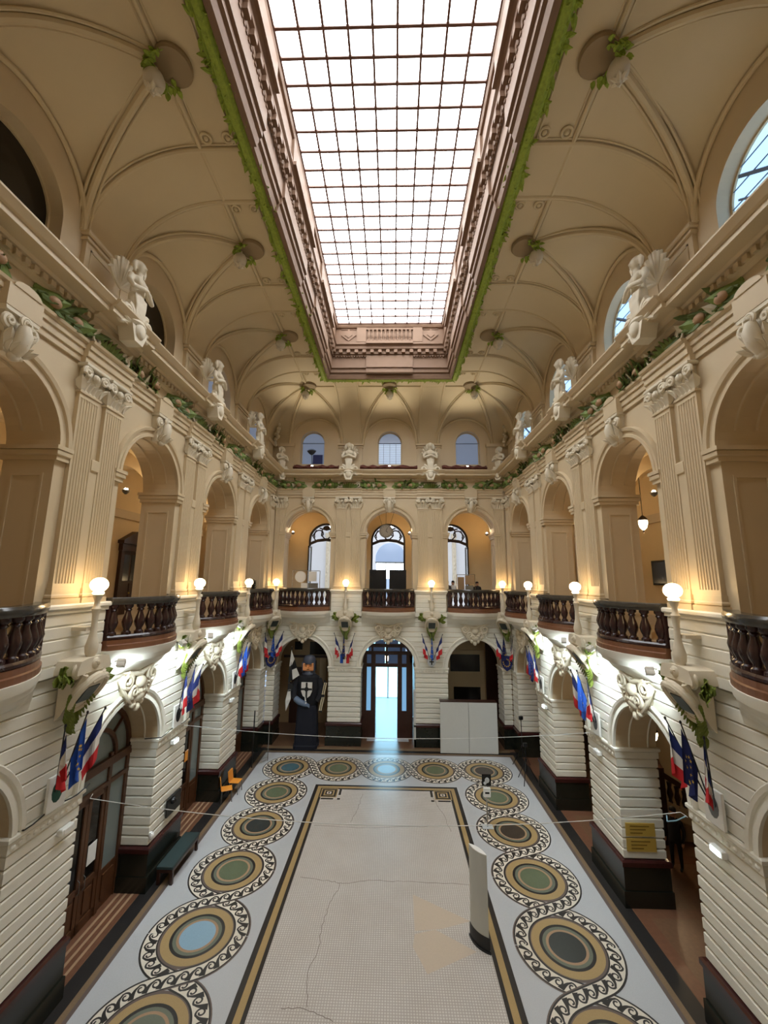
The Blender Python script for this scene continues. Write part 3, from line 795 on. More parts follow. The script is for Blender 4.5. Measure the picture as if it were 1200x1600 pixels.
for sg in (-1, 1):                                 # carved corner pieces under the vault
    mb = MB()
    for k in range(9):
        mb.ell((random.uniform(-.18, .18), random.uniform(-.1, .1), k * .17), (random.uniform(.1, .2), .12, random.uniform(.1, .16)), 8, 6)
    ob('corner_carving', mb.mesh('corner_carving', CARVE, smooth=True), CEILO, (sg * 7.2, 24.3, 17.5), sg * pi / 4)

# lantern well
WELL = [(-.05, 20.03), (-.04, 19.86), (.05, 19.84), (.10, 20.0), (.10, 20.08), (.18, 20.12), (.18, 20.3), (.25, 20.33), (.25, 20.95), (.30, 20.98), (.30, 21.03), (.35, 21.05), (.35, 21.22), (.46, 21.27), (.46, 21.42), (.53, 21.48), (.53, 21.58), (.45, 21.6), (.45, 22.42), (.52, 22.45), (.56, 22.55), (.56, 22.8)]
def wellring(o, z): x = RIMX - o; return [(-x, RIMN + 1.4 * o, z), (x, RIMN + 1.4 * o, z), (x, RIMY - 1.4 * o, z), (-x, RIMY - 1.4 * o, z)]
mb = MB(); mb.sweep([wellring(o, z) for o, z in WELL], True, False, 0, caps=False)
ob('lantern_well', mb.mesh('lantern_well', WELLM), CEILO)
mb = MB()
y = RIMN + .8
while y < RIMY - .6:
    for sg in (-1, 1): mb.box(*sorted((sg * (RIMX - .35), sg * (RIMX - .47))), y, y + .2, 21.05, 21.22)
    y += .42
x = -2.7
while x < 2.6: mb.box(x, x + .18, RIMY - .66, RIMY - .5, 21.05, 21.22); x += .42
ob('well_bracket_row', mb.mesh('well_bracket_row', WELLM), CEILO)['kind'] = 'stuff'
mb = MB(); y = RIMN + .8
while y < RIMY - .6:
    for sg in (-1, 1): mb.box(*sorted((sg * (RIMX - .29), sg * (RIMX - .36))), y, y + .07, 20.9, 20.98)
    y += .14
x = -2.9
while x < 2.9: mb.box(x, x + .07, RIMY - .46, RIMY - .38, 20.9, 20.98); x += .14
ob('well_dentil_row', mb.mesh('well_dentil_row', WELLM), CEILO)['kind'] = 'stuff'
for q in (AY[0], AY[1], AY[2], ):                   # wider blocks at the middle of each bay
    for sg in (-1, 1):
        mb = MB(); pr = [(o + .07, z) for o, z in WELL[2:8]]; pts = [(sg * (RIMX - o), z) for o, z in pr] + [(sg * (RIMX + .02), 20.33), (sg * (RIMX + .02), 19.84)]
        n = len(pts); v = [(x, q - 1.55, z) for x, z in pts] + [(x, q + 1.55, z) for x, z in pts]
        mb.add(v, [tuple(range(n)), tuple(range(2 * n - 1, n - 1, -1))] + [(i, i + n, (i + 1) % n + n, (i + 1) % n) for i in range(n)])
        x0, x1 = sorted((sg * (RIMX - .2), sg * (RIMX - .33))); mb.box(x0, x1, q - 1.55, q + 1.55, 20.33, 20.96)
        x0, x1 = sorted((sg * (RIMX - .4), sg * (RIMX - .62))); mb.box(x0, x1, q - 1.55, q + 1.55, 21.48, 21.6); x0, x1 = sorted((sg * (RIMX - .4), sg * (RIMX - .53))); mb.box(x0, x1, q - 1.55, q + 1.55, 21.6, 22.55)
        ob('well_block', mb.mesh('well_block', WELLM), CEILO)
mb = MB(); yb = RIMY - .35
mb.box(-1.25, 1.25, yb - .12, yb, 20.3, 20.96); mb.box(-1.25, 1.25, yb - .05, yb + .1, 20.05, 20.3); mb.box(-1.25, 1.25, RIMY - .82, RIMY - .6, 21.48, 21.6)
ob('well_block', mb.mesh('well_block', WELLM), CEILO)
yb = RIMY - .45 * 1.4
mb = MB(); mb.box(-1.25, 1.25, yb - .08, yb, 21.62, 21.72); mb.box(-1.25, 1.25, yb - .08, yb, 22.34, 22.44)
for sg in (-1, 1):
    mb.box(*sorted((sg * 1.25, sg * 1.75)), yb - .1, yb, 21.62, 22.44)
    for a, b in ((.40, .33), (.2, .12)):
        c = sg * 2.2; zz = 22.03; mb.poly([(c - a, zz), (c, zz - a * .85), (c + a, zz), (c, zz + a * .85)], yb - .05 * (1 if a > .3 else 1.6), yb)
    mb.box(*sorted((sg * 1.8, sg * 2.62)), yb - .03, yb, 21.64, 21.7); mb.box(*sorted((sg * 1.8, sg * 2.62)), yb - .03, yb, 22.36, 22.42)
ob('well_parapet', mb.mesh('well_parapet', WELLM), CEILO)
mb = MB(); mb.lathe([(.05, 0), (.05, .05), (.03, .1), (.085, .25), (.05, .42), (.035, .5), (.06, .56), (.06, .62)], 8); bme = mb.mesh('parapet_baluster', WELLM, smooth=True)
for k in range(11): ob('parapet_baluster', bme, CEILO, (-1.1 + .22 * k, yb - .05, 21.72))
# leaf garland round the rim
mb = MB()
def gar(p, q, n, out):
    P = Vector(p); Q = Vector(q); out = Vector(out)
    mb.tube([P.lerp(Q, k / 40) + out * .06 for k in range(41)], [.17 + random.uniform(-.02, .02) for k in range(41)], 7)
    for k in range(n):
        c = P.lerp(Q, random.random()) + out * random.uniform(-.1, .26)
        mb.leaf(c + Vector((0, 0, -.02)), (Q - P).normalized() * random.choice((1, 1, -.4)) + out * random.uniform(-.7, .7) + Vector((0, 0, random.uniform(-.3, .1))), (0, 0, -1), random.uniform(.18, .30), .11, random.uniform(.1, .4), n=3, th=.008)
for sg in (-1, 1): gar((sg * 3.47, 3.6, 19.98), (sg * 3.47, 20.5, 19.98), 900, (sg, 0, 0))
gar((-3.47, 20.5, 19.98), (3.47, 20.5, 19.98), 300, (0, 1, 0))
ob('leaf_garland', mb.mesh('leaf_garland', GREENL), CEILO)['kind'] = 'stuff'

# glazed roof: panes and bars
def pane_mat():
    m = bpy.data.materials.new('roof_glass'); m.use_nodes = True
    nt = m.node_tree; b = nt.nodes['Principled BSDF']; N = nt.nodes.new; L = nt.links.new
    b.inputs['Base Color'].default_value = (.6, .58, .56, 1); b.inputs['Roughness'].default_value = .4
    g = N('ShaderNodeNewGeometry'); n = N('ShaderNodeTexNoise'); n.inputs['Scale'].default_value = .35; n.inputs['Detail'].default_value = 5
    L(g.outputs['Position'], n.inputs['Vector'])
    r = N('ShaderNodeValToRGB'); e = r.color_ramp.elements
    e[0].position = .30; e[0].color = (.92, .88, .86, 1); e[1].position = .48; e[1].color = SKY_COL + (1,)
    L(n.outputs['Fac'], r.inputs[0]); L(r.outputs[0], b.inputs['Emission Color']); b.inputs['Emission Strength'].default_value = K_SKY
    return m
PANE = pane_mat()
ROOF = struct(ob('window_1', None, None, (0, 0, sz)))
NC, RP = 9, .586; cw = 2 * sx / NC
mb = MB(); mb.box(-cw / 2 + .012, cw / 2 - .012, -RP / 2 + .012, RP / 2 - .012, 0, .012); pme = mb.mesh('pane', PANE)
BARM = mat('glazing_bar', srgb(110, 78, 66), .5)
nr = 27
for j in range(nr):
    for i in range(NC): ob('pane', pme, ROOF, (-sx + (i + .5) * cw, sy1 - (j + .5) * RP, .02))
mb = MB(); mb.box(-.03, .03, -nr * RP / 2, nr * RP / 2, -.06, .06); lb = mb.mesh('glazing_bar', BARM)
for i in range(NC + 1): ob('glazing_bar', lb, ROOF, (-sx + i * cw, sy1 - nr * RP / 2, 0))
mb = MB(); mb.box(-sx, sx, -.034, .034, -.04, .06); cb = mb.mesh('cross_bar', BARM)
for j in range(nr + 1): ob('cross_bar', cb, ROOF, (0, sy1 - j * RP, 0))

# ------------------------------------------------------------------ attic windows
WN = [1]
SKYB = mat('window_sky', (.3, .45, .6, 1), .2, emit=(.42, .68, 1.0, 1), estr=1.5)
DUSK = mat('window_dusk', (.1, .14, .22, 1), .25, emit=(.30, .36, .50, 1), estr=.42)
DUSKL = mat('window_daylit', (.3, .36, .45, 1), .25, emit=(.50, .62, .80, 1), estr=.75)
BLUEB = mat('blue_object', srgb(40, 52, 110), .6)
FRAMEB = mat('window_frame_blue', srgb(120, 140, 170), .5)
def arch_win(w, q, r, zs, glass, bars=(), frame=CEIL, up=None):
    WN[0] += 1; o = struct(ob('window_%d' % WN[0], None, None, W2(w, q, att + .36), RZ(w)))
    pts = [(-r, 16.3)] + [(r, 16.3)] + [(r * cos(pi * k / 16), zs + r * sin(pi * k / 16)) for k in range(17)]
    if up:                                         # two panes, split at the transom
        lo = [(-r, 16.3), (r, 16.3), (r, zs), (-r, zs)]; hi = [(r * cos(pi * k / 16), zs + r * sin(pi * k / 16)) for k in range(17)]
        for p, m in ((lo, glass), (hi, up)):
            mb = MB(); mb.poly(p, 0, .02); ob('pane', mb.mesh('pane', m), o)
    else:
        mb = MB(); mb.poly(pts, 0, .02); ob('pane', mb.mesh('pane', glass), o)
    mb = MB(); ring_sweep(mb, [(r, .0), (r - .05, .0), (r - .05, -.05), (r, -.05)], zs, 20); mb.box(-r, -r + .05, -.05, 0, 16.3, zs); mb.box(r - .05, r, -.05, 0, 16.3, zs); mb.box(-r, r, -.06, 0, 16.3, 16.36)
    ob('window_frame', mb.mesh('window_frame', frame), o)
    for a, b, t in bars:
        mb = MB(); mb.tube([(a[0], -.03, a[1]), (b[0], -.03, b[1])], t, 4); ob('window_bar', mb.mesh('window_bar', FRAMEB), o)
    return o
for i, q in enumerate(AY):
    arch_win('left', q, 1.12, 17.3, GLASSK if i < 2 else DUSK)
    bars = []
    for k in range(5):
        z = 16.55 + k * .38; h = sqrt(max(.01, 1.2 - max(0, z - 17.3) ** 2)); bars.append(((-h, z), (h, z), .015))
    bars += [((-.8, 17.9), (.9, 16.5), .05), ((-.9, 17.4), (.4, 16.35), .03)]
    arch_win('right', q, 1.12, 17.3, SKYB, bars)
for i, q in enumerate(AX):
    bars = [((-.76, 17.78), (.76, 17.78), .035)]
    if i == 1: bars += [((-.74, 16.45 + k * .12), (.74, 16.45 + k * .12), .012) for k in range(11)] + [((x, 16.36), (x, 17.75), .012) for x in (-.4, 0, .4)]
    o = arch_win('far', q, .76, 17.75, DUSKL if i == 1 else DUSK, bars, CEIL, DUSK)
    if i == 0:
        mb = MB(); mb.box(0, .62, -.1, -.02, 16.36, 17.0); ob('blue_bin', mb.mesh('blue_bin', BLUEB), o)
        mb = MB()
        for k in range(9): mb.leaf((-.1, -.06, 17.0), (-1 + .25 * k, -.1, .9), (0, -1, 0), .42, .09, .1, n=4, th=.008)
        mb.tube([(-.05, -.06, 16.4), (-.1, -.06, 17.02)], .02, 6); ob('palm', mb.mesh('palm', mat('palm_dark', srgb(58, 62, 66), .8)), o)
# cloth hanging along the far cornice
cl_ = ob('cornice_drape', None, WALL['far'], (0, -.1, 15.9))
for (a, b) in ((-5.9, -4.3), (-4.3, -3.1), (-1.8, -.5), (-.5, 1.7), (3.2, 4.7), (4.7, 5.9)):
    mb = MB(); n = 10
    mb.sweep([[(a + (b - a) * k / n, -.1, .12 + .05 * sin(k * 1.3)), (a + (b - a) * k / n, -.45 - .02 * sin(k * 2), -.1 + .03 * sin(k * 1.7)), (a + (b - a) * k / n, -.3, -.16)] for k in range(n + 1)]); ob('cloth', mb.mesh('cloth', CLOTHR), cl_)

# ------------------------------------------------------------------ galleries
GX = 11.2
for sg in (-1, 1):
    mb = MB(); mb.box(*sorted((sg * 7.05, sg * (GX + .2))), 2, 28.4, 7.05, 7.35); struct(ob('floor_gallery', mb.mesh('floor_gallery', BEIGE)))
mb = MB(); mb.box(-7.05, 7.05, 24.15, 28.4, 7.05, 7.35); struct(ob('floor_gallery', mb.mesh('floor_gallery', BEIGE)))
JOINT = mat('gallery_blocks', srgb(224, 186, 132), .7, noise=.05, nscale=2)
for sg, nm in ((-1, 'left'), (1, 'right')):
    mb = MB(); mb.box(*sorted((sg * GX, sg * (GX + .3))), 2, 28.4, 7.35, 14.4)
    wb = struct(ob('wall_gallery_' + nm, mb.mesh('wall_gallery', GALW)))
    mb = MB(); mb.box(*sorted((sg * GX, sg * (GX - .12))), 2, 28.2, 11.55, 11.9); mb.box(*sorted((sg * GX, sg * (GX - .08))), 2, 28.2, 7.35, 7.75); ob('string_course', mb.mesh('string_course', PAINT), wb)
    mb = MB(); mb.box(*sorted((sg * 8.3, sg * GX)), 1.7, 2.0, 7.35, 14.4); mb.box(*sorted((sg * 7.2, sg * GX)), 28.3, 28.6, 7.35, 14.4); ob('end_wall', mb.mesh('end_wall', GALW), wb)
    GC = (8.3 + GX) / 2; ga = (GX - 8.3) / 2
    for q in PY + [24.0]:                           # cross arches
        t = MB(); arch_panel(t, ga, ga, 11.9, 11.9, ga - .22, 14.0, -.35); arch_panel(t, ga, ga, 11.9, 11.9, ga - .22, 14.0, .35); soffit(t, ga - .22, 11.9, -.35, .35)
        for e in (-1, 1): t.box(*sorted((e * ga, e * (ga - .3))), -.38, .38, 7.35, 11.7); t.box(*sorted((e * ga, e * (ga - .4))), -.45, .45, 11.7, 11.9)
        ob('gallery_arch', t.mesh('gallery_arch', PAINT, recalc=False), wb, (sg * GC, q, 0))
    nU = 18; v = []; f = []
    for j in range(nU + 1):
        for i in range(nU + 1):
            a = -1 + 2 * i / nU; b = -1 + 2 * j / nU
            v.append((a * ga, b * 2.12, 12.0 + 1.75 * sqrt(max(0, 1 - min(abs(a), abs(b)) ** 2))))
    for j in range(nU):
        for i in range(nU): f.append((j * (nU + 1) + i, j * (nU + 1) + i + 1, (j + 1) * (nU + 1) + i + 1, (j + 1) * (nU + 1) + i))
    mb = MB(); mb.add(v, f); gv = mb.mesh('gallery_vault', GALW, recalc=False, smooth=True)
    for q in AY + [26.4]: ob('gallery_vault', gv, wb, (sg * GC, q, 0))
# far gallery: back wall with three inner arches
YB = 27.6; IR, IS_ = 1.18, 11.75
mb = MB()
for c, e0, e1 in ((-4.4, 2.9, 2.2), (-.1, 2.1, 2.1), (4.2, 2.2, 3.1)):
    t = MB(); arch_panel(t, e0, e1, 7.35, IS_, IR, 14.4, 0); soffit(t, IR, IS_, 0, .5, 7.35); mb.add([(x + c, y + YB, z) for x, y, z in t.v], t.f)
WB = struct(ob('wall_gallery_far', mb.mesh('wall_gallery_far', GALW, recalc=False)))
mb = MB(); t = MB()
for c in AX:
    rg = []
    for k in range(17):
        a = pi * k / 16; rg.append([(c - 2.1 * cos(a), 25.3, 12.0 + 1.75 * sin(a)), (c - 2.1 * cos(a), YB, 12.0 + 1.75 * sin(a))])
    mb = MB(); mb.sweep(rg, False, False); ob('gallery_vault', mb.mesh('gallery_vault', GALW, recalc=False, smooth=True), WB)
for x in (-7.2, -2.475, 2.475, 7.2):
    mb = MB(); mb.box(x - .35, x + .35, 25.3, YB, 11.7, 14.4); ob('gallery_arch', mb.mesh('gallery_arch', GALW), WB)
mb = MB(); mb.box(-11.5, 11.5, 25.3, 28, 14.2, 14.4); ob('gallery_lid', mb.mesh('gallery_lid', GALW), WB)
# inner arched doors with curling ironwork
def ironwork(c, leaf):
    o = struct(ob('door_%d' % DN[0], None, None, (c, YB + .2, 0))); DN[0] += 1
    mb = MB(); ring_sweep(mb, [(IR, .05), (IR, -.06), (IR - .12, -.06), (IR - .12, .05)], IS_, 24)
    for e in (-1, 1): mb.box(*sorted((e * IR, e * (IR - .12))), -.06, .05, 7.35, IS_)
    ob('door_frame', mb.mesh('door_frame', IRON), o)
    mb = MB()
    P = [(-IR + .1, 0, IS_ - .32), (-.6, 0, IS_ - .12), (0, 0, IS_ - .05), (.6, 0, IS_ - .12), (IR - .1, 0, IS_ - .32)]
    mb.sweep([[(x, -.04, z), (x, .04, z), (x, .04, z + .2), (x, -.04, z + .2)] for x, _, z in P]); ob('transom', mb.mesh('transom', IRON), o)
    for e in (-1, 1):
        mb = MB(); mb.tube([(e * (.45 + (.42 - .012 * k) * cos(-.6 + .22 * k)), 0, IS_ + .42 + (.40 - .012 * k) * sin(-.6 + .22 * k)) for k in range(20)], .045, 6)
        mb.tube([(e * .1, 0, IS_ + .1), (e * .35, 0, IS_ + .35), (e * .3, 0, IS_ + .75), (e * .05, 0, IS_ + .98)], .05, 6); mb.tube([(e * .75, 0, IS_ + .0), (e * .95, 0, IS_ + .3), (e * .7, 0, IS_ + .72)], .05, 6)
        ob('iron_scroll', mb.mesh('iron_scroll', IRON), o)
    mb = MB(); mb.ell((0, 0, IS_ + .88), (.25, .05, .16), 10, 6); mb.tube([(-.5, 0, IS_ + .86), (0, 0, IS_ + .72), (.5, 0, IS_ + .86)], .05, 6); ob('iron_crest', mb.mesh('iron_crest', IRON), o)
    if leaf:                                       # door leaf folded open against the jamb
        mb = MB(); x = leaf * (IR - .18)
        mb.box(x - .04, x + .04, -1.0, -.06, 7.4, 7.9); mb.box(x - .04, x + .04, -1.0, -.9, 7.4, 11.3); mb.box(x - .04, x + .04, -.16, -.06, 7.4, 11.3); mb.box(x - .04, x + .04, -1.0, -.06, 11.2, 11.3); mb.box(x - .03, x + .03, -1, -.06, 9.4, 9.5)
        ob('door_leaf', mb.mesh('door_leaf', IRON), o)
        mb = MB(); mb.box(x - .01, x + .01, -.9, -.16, 7.9, 11.2); ob('pane', mb.mesh('pane', GLASSD), o)
DN = [1]
ironwork(-4.4, -1); ironwork(-.1, 0); ironwork(4.2, 1)
# bright room behind the far gallery
BRIGHT = mat('white_room', srgb(236, 238, 242), .8)
mb = MB(); mb.box(-9, 9, 28.1, 40, 7.05, 7.35); mb.box(-9, -8.8, 28.1, 40, 7.35, 14.5); mb.box(8.8, 9, 28.1, 40, 7.35, 14.5); mb.box(-9, 9, 28.1, 40, 14.4, 14.6)
mb.box(-9, 9, 28.1, 28.12, 13.2, 14.5)
t = MB(); arch_panel(t, 9, 9, 7.35, 11.2, 1.5, 14.5, 39.8); mb.add(t.v, t.f)
RB = struct(ob('wall_back_room', mb.mesh('wall_back_room', BRIGHT, recalc=False)))
for x in (-6.2, -5.0, -3.9, 3.9, 5.0, 6.2):
    mb = MB(); mb.box(x - .18, x + .18, 39.5, 39.8, 7.35, 13.6); mb.box(x - .26, x + .26, 39.45, 39.8, 13.2, 13.6)
    for k in range(10): mb.ell((x, 39.48, 9 + k * .4), (.1, .08, .14), 6, 5)
    ob('wall_strip', mb.mesh('wall_strip', CARVE), RB)
DAY = mat('daylight_glass', (1, 1, 1, 1), .3, emit=(.80, .92, 1.0, 1), estr=9.0)
DAYD = mat('dim_daylight_glass', (.2, .25, .35, 1), .3, emit=(.30, .42, .62, 1), estr=.6)
o = struct(ob('window_20', None, None, (0, 39.78, 0)))
for a, b in ((-1.4, -.5), (-.45, .45), (.5, 1.4)):
    mb = MB(); mb.box(a, b, 0, .02, 9.2, 10.7); ob('pane', mb.mesh('pane', DAY), o)
mb = MB(); mb.poly([(1.48 * cos(pi * k / 16), 10.8 + .35 + 1.48 * sin(pi * k / 16)) for k in range(17)] + [(-1.48, 10.8), (1.48, 10.8)], 0, .02); ob('pane', mb.mesh('pane', DAYD), o)
mb = MB(); mb.box(-1.5, 1.5, -.05, .05, 10.68, 10.82); mb.box(-.53, -.44, -.05, .05, 7.4, 10.7); mb.box(.44, .53, -.05, .05, 7.4, 10.7); ob('window_frame', mb.mesh('window_frame', GREY), o)
def lamp(kind, loc, power, col, r=.15, rot=None, size=None, spot=None, parent=None):
    l = bpy.data.lights.new(kind.lower() + '_light', kind); l.energy = power; l.color = col
    if kind in ('POINT', 'SPOT'): l.shadow_soft_size = r
    if kind == 'SPOT': l.spot_size = spot[0]; l.spot_blend = spot[1]
    if kind == 'AREA': l.shape = 'RECTANGLE'; l.size, l.size_y = size
    o = bpy.data.objects.new('lamp_light', l); COL.objects.link(o); o.location = loc
    if rot: o.rotation_euler = rot
    if parent: o.parent = parent
    return o
def aim(loc, to): return (Vector(to) - Vector(loc)).to_track_quat('-Z', 'Y').to_euler()
BL = mat('fill_lamp_glass', (1, 1, 1, 1), .3, emit=(.95, .97, 1, 1), estr=10)
for x in (-5, 0, 5):  # added lamps, put in to brighten the room behind the far gallery
    t = thing('fill_globe', 'added round white fill lamp in the bright room behind the far gallery, %s' % ('left' if x < 0 else 'middle' if x == 0 else 'right'), 'lamp', (x, 34, 14.4), group='added fill lamps in the bright room')
    mb = MB(); mb.lathe([(.15, 0), (.02, -.1), (.02, -.6)], 10); ob('stem', mb.mesh('stem', GREY), t)
    mb = MB(); mb.ell((0, 0, -.8), (.25, .25, .22), 14, 8); ob('globe', mb.mesh('globe', BL, smooth=True), t)
    lamp('POINT', (0, 0, -1.15), 240, (.93, .96, 1.0), .3, parent=t)

# ------------------------------------------------------------------ aisles below
for sg, nm in ((1, 'right'),):
    mb = MB(); mb.box(GX + .8, GX + 1.1, 2, 28.4, 0, 7.05); mb.box(8.4, GX + .8, 1.8, 2.0, 0, 7.05); mb.box(7.2, GX + 1, 28.4, 28.6, 0, 7.05); mb.box(7.05, GX + 1.1, 2, 28.4, 7.0, 7.04); struct(ob('wall_aisle_right', mb.mesh('wall_aisle', BEIGE)))
mb = MB(); mb.box(-9.6, -9.4, 2, 25, 0, 7.05); struct(ob('wall_aisle_left', mb.mesh('wall_aisle_left', DARKW)))
mb = MB(); mb.box(-7.2, -1.9, 27.6, 27.8, 0, 7.05); mb.box(1.9, 7.2, 27.6, 27.8, 0, 7.05); mb.box(-7.2, -7.1, 25.5, 27.7, 0, 7.05); mb.box(7.1, 7.2, 25.5, 27.7, 0, 7.05); mb.box(-1.95, -1.75, 25.5, 27.8, 0, 7.05); mb.box(1.75, 1.95, 25.5, 27.8, 0, 7.05)
mb.box(-7.2, 7.2, 25.5, 28, 7.0, 7.04)
BKF = struct(ob('wall_back_far', mb.mesh('wall_back_far', BEIGE)))
# furniture of the far recesses
for (x0, x1, z0, z1, m, y) in ((-6.9, -2.2, 4.0, 4.15, DARKW, 27.5), (-5.2, -3.6, 4.2, 5.0, GLASSK, 27.52), (-4.5, -4.1, 1.2, 4.0, PAINT, 27.5), (-3.6, -3.2, 1.2, 4.0, PAINT, 27.5), (-6.4, -5.6, 0, 3.4, DARKW, 27.5), (-6.2, -5.7, 4.5, 5.0, GLASSK, 27.5)):
    mb = MB(); mb.box(x0, x1, y, y + .1, z0, z1); ob('recess_panel', mb.mesh('recess_panel', m), BKF)
for (x0, x1, z0, z1, m, y) in ((2.2, 6.2, 0, 4.6, mat('pale_door', srgb(190, 166, 128), .6), 27.5), (2.5, 3.6, 3.3, 4.35, GLASSK, 27.45), (4.0, 5.9, 3.3, 4.35, GLASSK, 27.45), (4.2, 5.9, .6, 2.35, GLASSK, 27.44), (6.3, 7.1, 0, 5.5, DARKW, 27.5), (3.7, 3.85, 0, 4.6, PAINT, 27.44)):
    mb = MB(); mb.box(x0, x1, y, y + .1, z0, z1); ob('recess_panel', mb.mesh('recess_panel', m), BKF)
# entrance: dark timber screen and door in the middle far arch, daylight behind
o = struct(ob('door_4', None, None, (-.1, 25.3, 0))); DN[0] = 5
mb = MB(); mb.box(-1.5, -.66, -.05, .05, 0, 1.5); mb.box(.66, 1.5, -.05, .05, 0, 1.5)
for x0, x1 in ((-1.55, -1.18), (-.92, -.66), (.66, .92), (1.18, 1.55)): mb.box(x0, x1, -.06, .06, 0, 4.75)
for z in (3.95, 4.66, 5.08): mb.box(-1.5, 1.5, -.07, .07, z, z + .2)
mb.box(-.06, .06, -.05, .05, 4.1, 5.7); mb.box(-.92, -.8, -.05, .05, 4.7, 5.5); mb.box(.8, .92, -.05, .05, 4.7, 5.5); ob('door_frame', mb.mesh('door_frame', DARKW), o)
mb = MB(); ring_sweep(mb, [(1.55, .06), (1.55, -.06), (1.42, -.06), (1.42, .06)], LS, 20); ob('door_arch', mb.mesh('door_arch', DARKW), o)
BLUEG = mat('blue_daylit_glass', (.2, .3, .4, 1), .15, emit=(.25, .60, 1.0, 1), estr=.55)
DIMG = mat('dim_blue_glass', (.06, .08, .12, 1), .1, emit=(.16, .30, .60, 1), estr=.12)
for (x0, x1, z0, z1, m) in ((-1.18, -.92, 1.5, 3.95, BLUEG), (.92, 1.18, 1.5, 3.95, BLUEG), (-1.4, -.1, 4.1, 4.68, DIMG), (.1, 1.4, 4.1, 4.68, DIMG), (-1.1, -.1, 4.84, 5.08, DIMG), (.1, 1.1, 4.84, 5.08, DIMG), (-.7, -.08, 5.2, 5.5, DIMG), (.08, .7, 5.2, 5.5, DIMG), (-1.42, -1.2, 4.1, 4.7, BLUEG), (1.2, 1.42, 4.1, 4.7, BLUEG)):
    mb = MB(); mb.box(x0, x1, -.01, .01, z0, z1); ob('pane', mb.mesh('pane', m), o)
for e in (-1, 1):                                   # open leaves
    mb = MB(); mb.box(e * .68 - .03, e * .68 + .03, .05, .75, 0, 3.95); ob('door_leaf', mb.mesh('door_leaf', DARKW), o)
mb = MB(); mb.box(-1.9, -1.6, 25.6, 33.5, 0, 5.6); mb.box(1.6, 1.9, 25.6, 33.5, 0, 5.6); mb.box(-1.9, 1.9, 25.6, 33.5, 5.6, 5.8); struct(ob('wall_vestibule', mb.mesh('wall_vestibule', mat('vestibule_wall', srgb(120, 140, 150), .6))))
OUT = mat('outdoor_light', (1, 1, 1, 1), .5, emit=(.45, .88, 1.0, 1), estr=2.2)
o = struct(ob('door_5', None, None, (-.1, 33.4, 0)))
mb = MB(); mb.box(-1.3, 1.3, 0, .03, .05, 4.6); ob('pane', mb.mesh('pane', OUT), o)
mb = MB()
for x in (-1.35, -.05, 1.3): mb.box(x, x + .08, -.05, 0, 0, 4.7)
ob('door_frame', mb.mesh('door_frame', GREY), o)
lamp('AREA', (-.1, 33.0, 2.6), 240, (.35, .72, 1.0), rot=aim((-.1, 33, 2.6), (-.1, 22, .2)), size=(2.4, 4.2))
# oak doors with fanlights in the left arches
doorm = {}
def oak_door(y):
    o = struct(ob('door_%d' % (DN[0] + 1), None, None, W2('left', y, .88), RZ('left'))); DN[0] += 1
    def p(nm, fn, m, par=o):
        if nm not in doorm:
            mb = MB(); fn(mb); doorm[nm] = mb.mesh(nm, m)
        return ob(nm.split('#')[0], doorm[nm], par)
    def frame(mb):
        for x in (-1.55, -.78, .66, 1.43): mb.box(x, x + .12, -.06, .08, 0, LS - .1)
        mb.box(-1.55, 1.55, -.1, .1, LS - .42, LS - .2); mb.box(-1.55, 1.55, -.07, .08, 3.25, 3.36)
        ring_sweep(mb, [(1.55, .08), (1.55, -.06), (1.42, -.06), (1.42, .08)], LS - .2, 20); ring_sweep(mb, [(.95, .08), (.95, -.06), (.84, -.06), (.84, .08)], LS - .2, 16)
        for a in (.7, pi / 2, pi - .7):
            mb.tube([(.9 * cos(a), 0, LS - .2 + .9 * sin(a)), (1.48 * cos(a), 0, LS - .2 + 1.48 * sin(a))], .05, 4)
    p('door_frame', frame, DOORW)
    p('fanlight', lambda mb: mb.poly([(1.45 * cos(pi * k / 18), LS - .2 + 1.45 * sin(pi * k / 18)) for k in range(19)], .02, .03), GLASSD)
    for nm, x0, x1 in (('a', -1.43, -.78), ('b', .78, 1.43)):
        def side(mb): mb.box(x0, x1, -.02, .04, 0, 1.0); mb.box(x0 + .1, x1 - .1, -.05, -.02, .25, .85)
        p('side_panel#' + nm, side, DOORW)
        p('pane#' + nm, lambda mb: mb.box(x0, x1, .0, .02, 1.0, 3.3), GLASSD)
        p('pane#t' + nm, lambda mb: mb.box(x0, x1, .0, .02, 3.36, LS - .42), GLASSD)
    p('pane#top', lambda mb: mb.box(-.66, .66, .0, .02, 3.36, LS - .42), GLASSD)
    for nm, x0, x1, h in (('l', -.66, -.01, -.1), ('r', .01, .66, .1)):
        def leaf(mb):
            mb.box(x0, x0 + .12, -.04, .05, .02, 3.23); mb.box(x1 - .12, x1, -.04, .05, .02, 3.23); mb.box(x0, x1, -.04, .05, 3.1, 3.23); mb.box(x0, x1, -.04, .05, .02, .25); mb.box(x0, x1, -.04, .05, 1.0, 1.15)
            mb.box(x0 + .12, x1 - .12, -.01, .04, .25, 1.0); mb.box(x0 + .2, x1 - .2, -.04, 0, .35, .9)
        l = p('door_leaf#' + nm, leaf, DOORW)
        p('pane#' + nm, lambda mb: mb.box(x0 + .12, x1 - .12, .0, .015, 1.15, 3.1), GLASSK, l)
        p('handle#' + nm, lambda mb: mb.tube([(h, -.04, 1.0), (h, -.1, 1.05), (h, -.1, 1.3), (h, -.04, 1.35)], [.008] * 4, 6), GREY, l)
    return o
DOORS = [oak_door(y) for y in AY]

